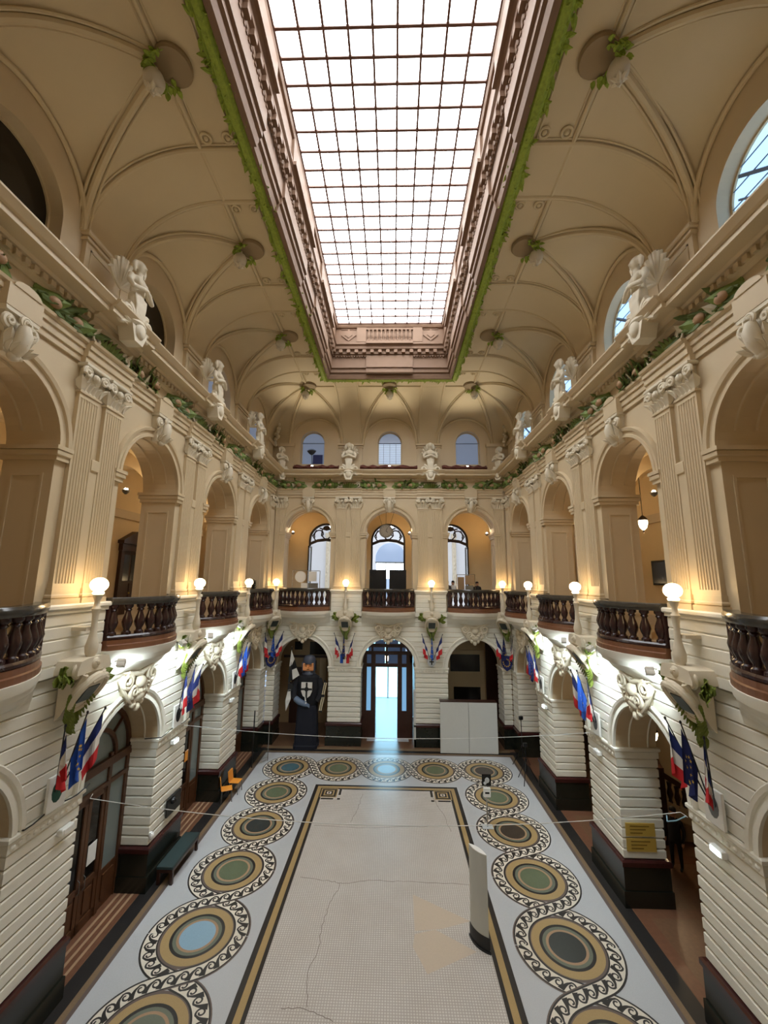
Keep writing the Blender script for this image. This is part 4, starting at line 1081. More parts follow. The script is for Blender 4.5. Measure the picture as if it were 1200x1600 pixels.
# ------------------------------------------------------------------ balconies
def bow(x, hw, d0, d1): return -(d0 + (d1 - d0) * (1 - (x / hw) ** 2))
BH = 1.50
def loft_plan(mb, hw, levels, n=18, mi=0):           # levels: (z, end depth, middle depth); a bowed solid against the wall
    rg = []
    for z, d0, d1 in levels: rg.append([(-hw + 2 * hw * k / n, bow(-hw + 2 * hw * k / n, hw, d0, d1), z) for k in range(n + 1)] + [(hw, .1, z), (-hw, .1, z)])
    mb.sweep(rg, True, False, mi)
mb = MB(); loft_plan(mb, BH, [(8.40, .06, .80), (8.42, .12, .88), (8.52, .14, .90), (8.57, .10, .86)])
# cut the rail into a band: inner edge
def band_plan(mb, hw, prof, n=18):
    rg = []
    for k in range(n + 1):
        x = -hw + 2 * hw * k / n; y = bow(x, hw, .10, .80); rg.append([(x, y + o, z) for o, z in prof])
    mb.sweep(rg, True, False)
mb = MB(); band_plan(mb, BH, [(-.06, 8.40), (-.10, 8.46), (-.10, 8.53), (-.06, 8.58), (.24, 8.58), (.28, 8.53), (.28, 8.46), (.22, 8.40)]); RAIL = mb.mesh('rail', RAILM, smooth=True)
mb = MB(); band_plan(mb, BH, [(-.03, 7.53), (-.06, 7.55), (-.06, 7.60), (-.02, 7.64), (.22, 7.64), (.22, 7.53)]); BRAIL = mb.mesh('base_rail', BALM)
mb = MB(); band_plan(mb, BH, [(-.09, 7.28), (-.09, 7.40), (-.05, 7.42), (-.05, 7.53), (.25, 7.53), (.25, 7.28)]); WBASE = mb.mesh('wooden_base', WOODB)
mb = MB(); loft_plan(mb, 1.56, [(6.45, .0, .02), (6.55, .02, .16), (6.62, .03, .20), (6.64, .04, .30), (6.84, .06, .52), (6.86, .07, .56), (6.90, .08, .60), (6.92, .09, .72), (7.06, .10, .80), (7.08, .12, .86), (7.26, .14, .92), (7.28, .14, .92)]); UNDER = mb.mesh('bowed_corbel', STONE, smooth=True)
mb = MB(); mb.lathe([(.11, 0), (.11, .06), (.075, .09), (.07, .13), (.11, .22), (.13, .31), (.11, .40), (.07, .52), (.06, .58), (.09, .62), (.07, .65), (.11, .70), (.11, .76)], 12); BALU = mb.mesh('baluster', BALM, smooth=True)
for w in WALL:
    for i, q in enumerate(ARCH[w]):
        ob('bowed_corbel', UNDER, WALL[w], (S(w, q), 0, 0))
        t = thing('balcony_balustrade', 'bowed dark marble balustrade of the %s balcony on the %s' % (NTH[w][i], WHERE[w]), 'balustrade', W2(w, q), RZ(w), 'bowed balcony balustrades')
        for nm, me in (('rail', RAIL), ('base_rail', BRAIL), ('wooden_base', WBASE)): ob(nm, me, t)
        for k in range(11):
            x = -1.35 + .27 * k; ob('baluster', BALU, t, (x, bow(x, BH, .10, .80) + .10, 7.64))
        for e in (-1, 1):
            mb = MB(); mb.box(e * 1.46 - .05, e * 1.46 + .05, -.14, .12, 7.53, 8.4); ob('end_post', mb.mesh('end_post', BALM), t)

# ------------------------------------------------------------------ globe lamps on carved brackets, escutcheons
mb = MB()
mb.lathe([(.16, 7.15), (.17, 7.22), (.10, 7.26), (.085, 7.34), (.12, 7.42), (.135, 7.55), (.10, 7.70), (.07, 7.85), (.06, 8.1), (.075, 8.3), (.10, 8.38), (.06, 8.44), (.055, 8.55), (.09, 8.64), (.11, 8.70), (.05, 8.72)], 14, (0, -.48, 0))
mb.box(-.16, .16, -.42, -.05, 7.9, 7.98); POST = mb.mesh('lamp_post', CARVE, smooth=True)
mb = MB()
mb.poly([(-.5, 7.02), (-.5, 7.12), (-.42, 7.30), (-.2, 7.34), (.2, 7.34), (.42, 7.30), (.5, 7.12), (.5, 7.02)], -.62, -.05)
prof = [(-.05, 6.05), (-.16, 6.15), (-.30, 6.4), (-.44, 6.7), (-.60, 6.95), (-.64, 7.04), (-.05, 7.04)]
n = len(prof); v = [(-.26, y, z) for y, z in prof] + [(.26, y, z) for y, z in prof]
mb.add(v, [tuple(range(n - 1, -1, -1)), tuple(range(n, 2 * n))] + [(i, (i + 1) % n, (i + 1) % n + n, i + n) for i in range(n)])
for e in (-1, 1):
    mb.tube(spiral(e * .34, 7.12, .15, .03, 1.4, -pi * .5, e, -.5), [.06 - .03 * k / 26 for k in range(27)], 7)
    mb.tube([(e * .27, -.62, 7.0), (e * .30, -.46, 6.72), (e * .24, -.3, 6.42), (e * .1, -.16, 6.15)], [.07, .06, .05, .04], 7)
mb.ell((0, -.58, 7.2), (.14, .1, .14), 10, 8); mb.ell((0, -.69, 7.2), (.03, .04, .05), 6, 5)
for e in (-1, 1): mb.ell((e * .05, -.67, 7.24), (.025, .02, .015), 6, 4)
CONS = mb.mesh('bracket', CARVE, smooth=True)
mb = MB(); mb.ell((0, 0, 8.92), (.185, .185, .165), 20, 12); mb.lathe([(.10, 8.70), (.12, 8.74), (.10, 8.76)], 12); GLB = mb.mesh('globe', GLOBE, smooth=True)
mb = MB(); mb.tube([(0, .10, 8.62), (.0, .3, 8.60), (0, .42, 8.62)], .02, 6); ARM = mb.mesh('stay', GREY)
# oval escutcheon leaning out under the bracket
esc = Matrix.Translation((0, -.5, 6.62)) @ Matrix.Rotation(.62, 4, 'X')
mb = MB(); t0 = MB(); t0.poly([(.36 * cos(a) * (1 if sin(a) > 0 else .95), .46 * sin(a)) for a in [2 * pi * k / 24 for k in range(24)]], -.05, .06)
for k in range(24):
    pass
t0.tube([(.36 * cos(a), -.06, .46 * sin(a)) for a in [2 * pi * k / 28 for k in range(28)]], .055, 6, closed=True); t0.tube([(-.22, -.07, .34), (0, -.1, .46), (.22, -.07, .34)], .06, 7)
mb.add([esc @ Vector(p) for p in t0.v], t0.f); ESC = mb.mesh('cartouche_shield', CARVE, smooth=True)
mb = MB(); t0 = MB(); t0.box(-.19, .19, -.075, 0, -.24, .16); mb.add([esc @ Vector(p) for p in t0.v], t0.f); PLQ = mb.mesh('dark_plaque', SLATE)
def wing(e):
    mb = MB()
    for k in range(14):
        a = random.uniform(-.4, 1.1); mb.leaf((e * (.30 + .25 * random.random()), -.28 - .15 * random.random(), 6.72 + .35 * random.random()), (e * cos(a), random.uniform(-.5, .2), sin(a) - .2), (0, -1, .3), .3, .17, .25, n=4, th=.02)
    for k in range(8): mb.leaf((e * (.36 - .03 * k), -.42 + .03 * k, 6.62 - .07 * k), (-e * .35, -.1, -1), (e * .3, -1, .2), .26, .13, .2, n=4, th=.02)
    return mb.mesh('leaf_wing', GREEN)
WING = [wing(-1), wing(1)]
mb = MB()
for k in range(10): mb.leaf((random.uniform(-.06, .06), -.18 - .05 * random.random(), 6.2 - .03 * k), (random.uniform(-.4, .4), -.15, -1), (random.uniform(-.4, .4), -1, 0), .28, .14, .15, n=4, th=.02)
mb.ell((0, -.2, 5.98), (.1, .1, .14), 8, 6); mb.ell((0, -.17, 5.86), (.07, .07, .1), 8, 6); DROP = mb.mesh('leaf_drop', GREEN)
LAMPS = []
for w in ('left', 'far', 'right'):
    for i, q in enumerate(PIER[w]):
        if w != 'far' and i == 0: continue
        LAMPS.append((w, q, 0.0, ('%s' % (['', 'nearest', 'second', 'third'][i]) + ' %s pier' % w) if w != 'far' else ('left' if i == 0 else 'right') + ' far pier'))
LAMPS += [('cl', 0, 0, 'far left corner'), ('cr', 0, 0, 'far right corner')]
def place(w, q):
    if w == 'cl': return Vector((-HW + .12, YF - .12, 0)), pi / 4
    if w == 'cr': return Vector((HW - .12, YF - .12, 0)), -pi / 4
    return W2(w, q), RZ(w)
def flag_mesh(kind, tilt, seed):
    """cloth hanging from a pole whose foot is at the origin"""
    rnd = random.Random(seed); L = 1.35
    d = Vector((sin(tilt), -.30, cos(tilt))).normalized(); tip = d * L
    mb = MB(); nu, nv = 8, 12
    def P(s, t):
        hoist = tip - d * (.80 * s)
        spread = 1 - .45 * t
        base = tip - d * (.80 * s * spread)
        ln = (.95 if kind != 'eu' else 1.05)
        fold = .075 * sin(s * 9 + seed) * (.25 + t)
        return base + Vector((fold - .10 * t * sin(tilt) * 2, -.03 - .05 * cos(s * 8 + seed * 2) * (.2 + t), -ln * t + .06 * s * t))
    v = [P(i / nu, j / nv) for j in range(nv + 1) for i in range(nu + 1)]
    f = []; mi = []
    for j in range(nv):
        for i in range(nu): f.append((j * (nu + 1) + i, j * (nu + 1) + i + 1, (j + 1) * (nu + 1) + i + 1, (j + 1) * (nu + 1) + i)); mi.append(0 if kind == 'eu' else min(2, j * 3 // nv))
    mb.v = list(v); mb.f = list(f); mb.mi = list(mi)
    mb.v += [p + Vector((0, .008, 0)) for p in v]; o = len(v); mb.f += [tuple(reversed([k + o for k in q])) for q in f]; mb.mi += mi
    if kind == 'eu':                                # ring of gold stars on the cloth
        for k in range(12):
            a = 2 * pi * k / 12; c = P(.5 + .30 * cos(a), .5 + .22 * sin(a)) + Vector((0, -.012, 0)); pts = []
            for m in range(10):
                r = .04 if m % 2 == 0 else .017; pts.append((c.x + r * sin(pi * m / 5), c.y - .004, c.z + r * cos(pi * m / 5)))
            mb.add(pts, [tuple(range(10))], 1)
    cloth = mb.mesh('cloth', [EUB if seed % 2 else EUD, GOLD] if kind == 'eu' else [FLAGB, FLAGW, FLAGR], smooth=True, recalc=False)
    mb = MB(); mb.tube([(0, 0, -.15), tip + d * .1], .014, 6); mb.ell(tip + d * .13, (.025, .025, .04), 6, 5)
    return cloth, mb.mesh('pole', BLACK)
SHAPE = [(-.26, .3), (.26, .3), (.26, -.05), (.17, -.25), (0, -.36), (-.17, -.25), (-.26, -.05)]
SHK = dict()
for n_, (w, q, _, where) in enumerate(LAMPS):
    loc, rz = place(w, q)
    t = thing('globe_lamp', 'glowing globe lamp on carved bracket at the ' + where, 'lamp', loc, rz, 'globe lamps along the balconies')
    for nm, me in (('post', POST), ('bracket', CONS), ('stay', ARM)): ob(nm, me, t)
    ob('globe', GLB, t, (0, -.48, 0))
    e = thing('escutcheon', 'oval escutcheon with green leaf wings under the lamp at the ' + where, 'escutcheon', loc, rz, 'escutcheons under the lamps')
    ob('cartouche_shield', ESC, e); ob('dark_plaque', PLQ, e); ob('leaf_wing', WING[0], e); ob('leaf_wing', WING[1], e); ob('leaf_drop', DROP, e)
    base = loc + Matrix.Rotation(rz, 3, 'Z') @ Vector((0, -.14, 4.75))
    for j, (kind, tilt, dx) in enumerate((('fr', -.36, -.08), ('eu', -.02, 0), ('fr', .36, .08))):
        cl, po = flag_mesh(kind, tilt, n_ * 3 + j)
        side = ('left', 'middle', 'right')[j]
        col = 'blue, white and red' if kind == 'fr' else 'blue starred'
        fl = thing('wall_flag', '%s flag, %s of the three on the %s' % (col, side, where), 'flag', base + Matrix.Rotation(rz, 3, 'Z') @ Vector((dx, -.03 * (j == 1), 0)), rz, 'flags on the piers')
        ob('pole', po, fl); ob('cloth', cl, fl)
    # painted shield at the foot of the poles
    kindS = 'eu' if w in ('cl', 'cr') else 'cross' if (w, q) == ('far', PX[1]) else 'banner' if (w, q) == ('far', PX[0]) else 'photo' if w == 'right' else 'green' if (w, q) == ('left', PY[1]) else 'dark'
    lab = dict(eu='navy shield with a ring of gold stars', cross='silver shield with a dark cross', banner='tricolour shield with a gold crest', photo='white rectangular plaque with a grey emblem', green='white plaque with a dark green emblem', dark='white plaque with a dark emblem')[kindS]
    s_ = thing('wall_shield', '%s under the flags on the %s' % (lab, where), 'shield', loc + Matrix.Rotation(rz, 3, 'Z') @ Vector((0, -.1 if w not in ('cl', 'cr') else -.32, 4.58)), rz, 'shields on the piers')
    big = 1.25 if kindS == 'eu' else 1.0
    if kindS in ('eu', 'cross', 'banner'):
        mb = MB(); mb.poly([(x * big, z * big) for x, z in SHAPE], -.03, .03); ob('plate', mb.mesh('plate', {'eu': EUD, 'cross': SILV, 'banner': FLAGW}[kindS]), s_)
    else:
        mb = MB(); mb.box(-.24, .24, -.03, .03, -.36, .34, bev=.01); ob('plate', mb.mesh('plate', PAPER), s_)
    if kindS == 'eu':
        for k in range(12):
            a = 2 * pi * k / 12; mb = MB(); mb.poly([((.05 if m % 2 == 0 else .02) * sin(pi * m / 5), (.05 if m % 2 == 0 else .02) * cos(pi * m / 5)) for m in range(10)], -.01, 0); ob('star', mb.mesh('star', GOLD), s_, (.2 * cos(a), -.03, .2 * sin(a)))
    if kindS == 'cross':
        mb = MB(); mb.box(-.035, .035, -.045, -.03, -.22, .1); mb.box(-.13, .13, -.045, -.03, -.09, -.02); mb.poly([(-.12, .26), (.12, .26), (0, .12)], -.045, -.03); ob('emblem', mb.mesh('emblem', BLACK), s_)
    if kindS == 'banner':
        for x0, x1, m in ((-.26, -.09, EUB), (.09, .26, FLAGR)):
            mb = MB(); mb.box(x0, x1, -.04, -.03, -.2, .3); ob('stripe', mb.mesh('stripe', m), s_)
        mb = MB(); mb.ell((0, -.03, .12), (.07, .02, .1), 8, 6); ob('emblem', mb.mesh('emblem', GOLD), s_)
    if kindS in ('photo', 'dark', 'green'):
        mb = MB(); mb.ell((0, -.03, 0), (.15, .02, .22), 14, 6); mb.ell((0, -.045, .05), (.07, .02, .08), 8, 5); ob('emblem', mb.mesh('emblem', {'photo': GREY, 'dark': BLACK, 'green': mat('emblem_green', srgb(20, 70, 54), .6)}[kindS]), s_)

# ------------------------------------------------------------------ figures on the cornice
def remesh(mb, name, m, vox):
    me = mb.mesh(name, m); o = bpy.data.objects.new('tmp', me); COL.objects.link(o)
    md = o.modifiers.new('r', 'REMESH'); md.mode = 'VOXEL'; md.voxel_size = vox
    sm = o.modifiers.new('s', 'SMOOTH'); sm.iterations = 2; sm.factor = .4
    dg = bpy.context.evaluated_depsgraph_get(); r = bpy.data.meshes.new_from_object(o.evaluated_get(dg)); r.name = name
    bpy.data.objects.remove(o); r.polygons.foreach_set('use_smooth', [True] * len(r.polygons)); return r
mb = MB()
mb.ell((0, -.02, 1.38), (.12, .14, .16), 14, 10); mb.ell((0, -.17, 1.36), (.025, .035, .045), 8, 6); mb.ell((0, .03, 1.43), (.15, .15, .15), 12, 8)
mb.tube([(0, 0, 1.1), (0, -.01, 1.28)], [.09, .075], 10)
mb.ell((0, 0, .98), (.27, .16, .17), 14, 10); mb.ell((0, 0, .76), (.21, .15, .24), 14, 10)
for e in (-1, 1):
    mb.tube([(e * .25, 0, 1.03), (e * .36, -.06, .82), (e * .34, -.16, .68), (e * .12, -.24, .76), (e * .0, -.24, .80)], [.085, .075, .065, .055, .05], 10)
    mb.ell((e * .02, -.25, .80), (.07, .05, .05), 8, 6)
    mb.ell((e * .12, -.1, .95), (.09, .08, .09), 8, 6)
    mb.tube([(e * .12, .02, 1.5), (e * .19, .02, 1.38), (e * .16, .0, 1.2)], [.05, .06, .03], 8)
mb.lathe([(.22, .0), (.17, .12), (.15, .25), (.22, .5), (.22, .62), (.1, .72)], 14, sy=.75)
for k in range(7): mb.tube([(-.2 + .066 * k, -.12, .62), (-.15 + .05 * k, -.15, .35), (-.13 + .044 * k, -.12, .05)], .028, 6)
STAT = remesh(mb, 'figure', CARVE, .022)
mb = MB()
for e in (-1, 1):
    mb.tube(spiral(e * .34, .05, .22, .04, 1.6, pi * .5, e, -.06), [.085 - .045 * k / 26 for k in range(27)], 8)
    mb.tube([(e * .2, -.05, -.1), (e * .45, -.02, -.25), (e * .62, 0, -.18)], [.08, .06, .03], 8)
mb.lathe([(.30, -.16), (.34, -.10), (.30, -.02), (.24, .02)], 16, (0, .05, 0)); mb.poly([(-.28, -.2), (.28, -.2), (.14, -.55), (-.14, -.55)], -.2, .2); mb.ell((0, -.2, -.25), (.16, .1, .2), 10, 8)
SCRB = mb.mesh('scroll_base', CARVE, smooth=True)
mb = MB()
for k in range(9):
    a = pi * (k + .5) / 9; mb.tube([(0, .2, .9), (.26 * cos(a), .16, .95 + .3 * sin(a)), (.46 * cos(a), .1, 1.0 + .62 * sin(a))], [.03, .055, .07], 6)
SHEL = mb.mesh('shell', CARVE, smooth=True)
for w in WALL:
    for i, q in enumerate(PIER[w]):
        where = (['', 'nearest', 'second', 'third'][i] if w != 'far' else ['left', 'right'][i])
        if w != 'far' and i == 0: continue
        t = thing('cornice_statue', 'carved stone half figure over the %s %s pier' % (where, w), 'statue', W2(w, q, -.52, 15.62), RZ(w), 'figures on the cornice')
        ob('figure', STAT, t, (0, 0, 0)); ob('scroll_base', SCRB, t); ob('shell', SHEL, t, (0, .3, 0)); t.scale = (1.12, 1.0, 1.12)
for e in (-1, 1):
    t = thing('cornice_statue', 'carved stone half figure in the far %s corner of the cornice' % ('left' if e < 0 else 'right'), 'statue', (e * (HW - .35), YF - .35, 15.62), -e * pi / 4, 'figures on the cornice')
    ob('figure', STAT, t); ob('scroll_base', SCRB, t)

# ------------------------------------------------------------------ ceiling lamps
mb = MB(); mb.lathe([(.38, .14), (.40, .0), (.37, -.05), (0, -.06)], 26); BOSS = mb.mesh('boss', mat('boss_plaster', srgb(150, 128, 96), .7), smooth=True)
mb = MB()
for k in range(46):
    a = random.uniform(-1.9, 1.9); r = random.uniform(.16, .36); mb.leaf((r * cos(a), r * sin(a), random.uniform(-.16, .05)), (cos(a), sin(a), random.uniform(-.9, .2)), (0, 0, -1), .15, .11, .3, n=3, th=.012)
WRE = mb.mesh('leaf_wreath', GREENL)
mb = MB(); mb.lathe([(.05, 0), (.07, -.08), (.06, -.14), (.17, -.2), (.22, -.32), (.20, -.44), (.11, -.54), (.04, -.58), (.05, -.62), (0, -.66)], 16); BUL = mb.mesh('bulb', BULB, smooth=True)
mb = MB()
for k in range(6): a = 2 * pi * k / 6; mb.leaf((.05 * cos(a), .05 * sin(a), -.64), (cos(a), sin(a), .9), (cos(a), sin(a), -.3), .16, .09, .1, n=3, th=.01)
CALX = mb.mesh('calyx', CARVE)
spots = [((-4.75, y, 20.0), pi, 'left', i) for i, y in enumerate(AY[:3])] + [((4.75, y, 20.0), 0, 'right', i) for i, y in enumerate(AY[:3])]
spots += [((-4.75, 21.55, 20.0), pi * .75, 'fl', 0), ((0, 21.55, 20.0), pi / 2, 'fm', 0), ((4.75, 21.55, 20.0), pi / 4, 'fr', 0)]
for loc, rz, k, i in spots:
    lab = {'left': '%s on the left side of the vault' % ['nearest', 'second', 'third'][i], 'right': '%s on the right side of the vault' % ['nearest', 'second', 'third'][i], 'fl': 'in the far left corner of the vault', 'fm': 'at the middle of the far vault end', 'fr': 'in the far right corner of the vault'}[k] if k in ('left', 'right', 'fl', 'fm', 'fr') else ''
    t = thing('ceiling_lamp', 'tulip ceiling lamp in a leaf wreath, ' + lab, 'lamp', loc, rz, 'ceiling lamps at the vault bosses')
    ob('boss', BOSS, t, (-.22, 0, -.02)); ob('leaf_wreath', WRE, t, (-.05, 0, -.1)); ob('bulb', BUL, t, (.16, 0, -.05)); ob('calyx', CALX, t, (.16, 0, -.05))

# ------------------------------------------------------------------ floodlights
def flood(label, loc, to, power, col, ang_, mat_=COOL, s=.09, soft=.08):
    t = thing('floodlight', label, 'floodlight', loc, group='floodlights'); q = aim(loc, to)
    t.rotation_euler = q
    mb = MB(); mb.box(-s, s, -s, s, 0, s * 1.3); mb.tube([(-s * 1.2, 0, s), (-s * 1.2, 0, s * 2.2), (s * 1.2, 0, s * 2.2), (s * 1.2, 0, s)], .012, 4); ob('housing', mb.mesh('housing', WHITE), t)
    mb = MB(); mb.box(-s * .8, s * .8, -s * .8, s * .8, -.012, .0); ob('lens', mb.mesh('lens', mat_), t)
    lamp('SPOT', (0, 0, -.03), power, col, soft, spot=(ang_, .9), parent=t)
for sg, nm in ((-1, 'left'), (1, 'right')):
    for i, q in enumerate(PY[1:3]):
        flood('small white floodlight under the balcony on the far side of the %s %s pier' % (['nearest', 'second'][i], nm), (sg * 6.42, q + .98, 6.98), (sg * 6.98, q + 3.1, 5.6), K_FLOOD * .8, (.80, .94, 1.0), radians(125))
        flood('small white floodlight under the balcony on the near side of the %s %s pier' % (['second', 'third'][i], nm), (sg * 6.42, q + 4.9 - 1.06, 7.0), (sg * 6.98, q + 4.0, 5.9), K_FLOOD * 1.6, (.80, .94, 1.0), radians(150))
WARMF = mat('uplight_glass', (1, 1, 1, 1), .3, emit=(1, .92, .8, 1), estr=25)
for i, x in enumerate((-4.75, 0, 4.75)):
    flood('small bright uplight on the far cornice below the %s attic window' % ['left', 'middle', 'right'][i], (x, 23.75, 15.95), (x * .97, 21.75, 19.8), K_UP * 3.6, (1, .90, .70), radians(74), WARMF, .07)
for sg, nm in ((-1, 'left'), (1, 'right')):
    for i, y in enumerate((8.0, 12.6)):
        flood('small uplight on the %s cornice in the %s attic window' % (nm, ['nearest', 'second'][i]), (sg * 6.75, y, 15.9), (sg * 5.4, y - .6, 20), K_UP * .35, (1, .84, .6), radians(110), WARMF, .05)
def gal_light(x, y, lab, p=K_GALLERY):
    t = thing('gallery_uplight', lab, 'lamp', (x, y, 12.05), group='uplights in the galleries')
    mb = MB(); mb.lathe([(.03, -.12), (.10, -.05), (.12, .02), (.10, .03), (0, .0)], 12); ob('cup', mb.mesh('cup', GREY), t)
    mb = MB(); mb.ell((0, 0, .05), (.06, .06, .05), 10, 6); ob('bulb', mb.mesh('bulb', WARMF), t)
    lamp('POINT', (0, 0, .16), p, (1.0, .72, .40), .12, parent=t)
for sg, nm in ((-1, 'left'), (1, 'right')):
    for i, y in enumerate(AY): gal_light(sg * 9.0, y + 1.65, 'small uplight in the %s gallery behind the %s arch' % (nm, NTH[nm][i]), K_GALLERY * (1.0 if sg < 0 else .8))
for i, x in enumerate(AX): gal_light(x + (-1.3 if i == 0 else 1.3), 25.8, 'small uplight in the far gallery behind the %s arch' % NTH['far'][i])
# emergency lamps and boxes at impost height
def emerg(label, w, q, z, lit):
    t = thing('emergency_lamp', label, 'lamp', W2(w, q, -.02, z), RZ(w), 'emergency lamps on the piers')
    mb = MB(); mb.box(-.17, .17, -.12, 0, -.07, .07, bev=.02); ob('body', mb.mesh('body', WHITE), t)
    mb = MB(); mb.box(-.12, .12, -.135, -.12, -.045, .045); ob('lens', mb.mesh('lens', EMERG if lit else PAPER), t)
emerg('white emergency lamp box, unlit, on the nearest left pier', 'left', 9.75, 3.6, False)
emerg('lit emergency lamp on the second left pier', 'left', 14.2, 3.78, True)
emerg('lit emergency lamp on the nearest right pier', 'right', 9.37, 3.72, True)
emerg('white emergency lamp box, unlit, on the second right pier', 'right', 14.3, 3.66, False)
emerg('lit emergency lamp on the third right pier', 'right', 18.9, 3.7, True)
emerg('white emergency lamp box, unlit, on the third left pier', 'left', 19.0, 3.72, False)

# ------------------------------------------------------------------ processional giant in the left far arch
GX0, GY0 = -4.5, 24.0
G = thing('processional_giant', 'giant knight figure in navy robe with orange face in the left far arch', 'giant', (GX0, GY0, 0))
mb = MB(); rg = []
for z, hx, hy in ((0, .66, .6), (.15, .66, .6), (.2, .62, .56), (1.4, .56, .5), (2.0, .54, .46), (2.15, .5, .42)):
    rg.append([(hx * max(-1, min(1, 1.25 * cos(a))) + .02 * sin(9 * a) , hy * max(-1, min(1, 1.25 * sin(a))), z) for a in [2 * pi * k / 32 for k in range(32)]])
mb.sweep(rg); ob('skirt', mb.mesh('skirt', ROBE), G)
mb = MB(); mb.lathe([(.5, 2.1), (.56, 2.3), (.60, 2.9), (.66, 3.4), (.62, 3.65), (.36, 3.78), (.3, 3.85)], 24, sy=.62); ob('torso', mb.mesh('torso', BLACKC, smooth=True), G)
mb = MB(); mb.lathe([(.34, 3.72), (.38, 3.8), (.30, 3.95), (.26, 4.0)], 20, sy=.8); ob('collar', mb.mesh('collar', HELM, smooth=True), G)
mb = MB(); mb.box(-.30, .30, -.30, .2, 3.98, 4.42, bev=.05); mb.ell((0, -.32, 4.18), (.05, .06, .08), 8, 6); hd = ob('head', mb.mesh('head', FACE), G)
mb = MB()
for e in (-1, 1): mb.box(e * .13 - .06, e * .13 + .06, -.315, -.295, 4.24, 4.27); mb.box(e * .13 - .08, e * .13 + .08, -.315, -.295, 4.32, 4.345)
mb.box(-.08, .08, -.315, -.295, 4.05, 4.075); ob('features', mb.mesh('features', HAIR), hd)
mb = MB(); mb.lathe([(.36, 4.36), (.37, 4.42), (.36, 4.5), (.34, 4.62), (.26, 4.74), (.12, 4.80), (0, 4.82)], 22, sy=.95)
for e in (-1, 1): mb.box(*sorted((e * .30, e * .36)), -.26, .25, 3.95, 4.45)
mb.box(-.36, .36, .12, .26, 3.95, 4.45); ob('helmet', mb.mesh('helmet', HELM, smooth=True), G)
mb = MB(); mb.poly([(-.30, 3.42), (.30, 3.42), (.30, 2.95), (.2, 2.72), (0, 2.58), (-.2, 2.72), (-.30, 2.95)], -.50, -.42); sh = ob('chest_shield', mb.mesh('chest_shield', FLAGW), G)
mb = MB(); mb.box(-.05, .05, -.515, -.50, 2.6, 3.42); mb.box(-.30, .30, -.515, -.50, 3.02, 3.12); mb.poly([(.12 * cos(a), 3.07 + .12 * sin(a)) for a in [2 * pi * k / 12 for k in range(12)]], -.52, -.50); ob('black_cross', mb.mesh('black_cross', BLACK), sh)
for e, pts in ((-1, [(-.55, 0, 3.5), (-.78, -.05, 3.1), (-.72, -.3, 2.62), (-.42, -.5, 2.45)]), (1, [(.55, 0, 3.5), (.72, -.02, 3.1), (.70, -.2, 2.65), (.55, -.35, 2.4)])):
    mb = MB(); mb.tube(pts, [.2, .19, .15, .12], 12); ob('arm', mb.mesh('arm', BLACKC, smooth=True), G)
mb = MB(); mb.tube([(-.62, -.4, 2.55), (-.38, -.5, 2.42), (-.1, -.52, 2.3), (.12, -.5, 2.22)], [.16, .17, .14, .08], 12)
for k in range(4): mb.tube([(-.05, -.54, 2.26 + .04 * k), (.1, -.56, 2.2 + .04 * k), (.2, -.54, 2.14 + .04 * k)], .03, 6)
mb.tube([(-.15, -.55, 2.38), (-.05, -.6, 2.45), (.04, -.6, 2.44)], .03, 6); ob('gauntlet', mb.mesh('gauntlet', mat('gauntlet_blue', srgb(98, 116, 140), .5), smooth=True), G)
mb = MB(); mb.tube([(-.06, -.55, 2.7), (.0, -.57, 2.35)], [.025, .05], 8); ob('sword_hilt', mb.mesh('sword_hilt', PAPER), G)
# side shield with cream slats
mb = MB(); mb.poly([(-.05, -.9), (.12, -.95), (.34, .6), (.2, .75)], -.05, .04); so = ob('side_shield', mb.mesh('side_shield', BLACKC), G, (.72, -.2, 2.75))
for (a, b) in (((-.02, -.85), (.12, -.15)), ((.12, .0), (.24, .62))):
    for dx in (0, .1):
        mb = MB(); mb.tube([(a[0] + dx, -.07, a[1]), (b[0] + dx, -.07, b[1])], .035, 5); ob('cream_slat', mb.mesh('cream_slat', mat('cream_slat', srgb(214, 200, 166), .6) if 'cream_slat' not in MATS else MATS['cream_slat']), so)
B = thing('giant_banner', 'white banner with a black cross on a pole carried by the giant knight', 'flag', (-5.5, 23.75, 0))
mb = MB(); mb.tube([(0, 0, 2.2), (.02, 0, 5.2)], .025, 8); mb.ell((.02, 0, 5.24), (.04, .04, .07), 8, 6); ob('pole', mb.mesh('pole', BLACK), B)
def bann(name, quads, m):
    mb = MB()
    for q in quads:
        n = len(q); v = [(x, -.04 + .05 * sin(4 * x + 2 * z), z) for x, z in q]; mb.add(v + [(x, y + .015, z) for x, y, z in v], [tuple(range(n)), tuple(range(2 * n - 1, n - 1, -1))] + [(i, (i + 1) % n, (i + 1) % n + n, i + n) for i in range(n)])
    ob(name, mb.mesh(name, m), B)
bann('white_cloth', [[(.02, 5.1), (.22, 4.62), (.06, 4.28), (-.08, 4.2)], [(.08, 4.02), (.34, 4.14), (.52, 3.75), (.14, 3.5)], [(-.08, 2.95), (.05, 3.0), (.1, 2.5), (-.16, 1.85), (-.2, 2.4)]], FLAGW)
bann('black_cloth', [[(.22, 4.62), (.36, 4.2), (.34, 4.14), (.08, 4.02), (-.08, 4.2), (.06, 4.28)], [(-.08, 4.2), (.08, 4.02), (.14, 3.5), (0, 3.4), (-.1, 3.3)], [(-.1, 3.32), (.14, 3.3), (.2, 2.9), (-.1, 2.9)]], BLACK)
bann('gold_cloth', [[(-.1, 3.82), (.06, 3.82), (.06, 3.4), (-.1, 3.4)]], GOLD)

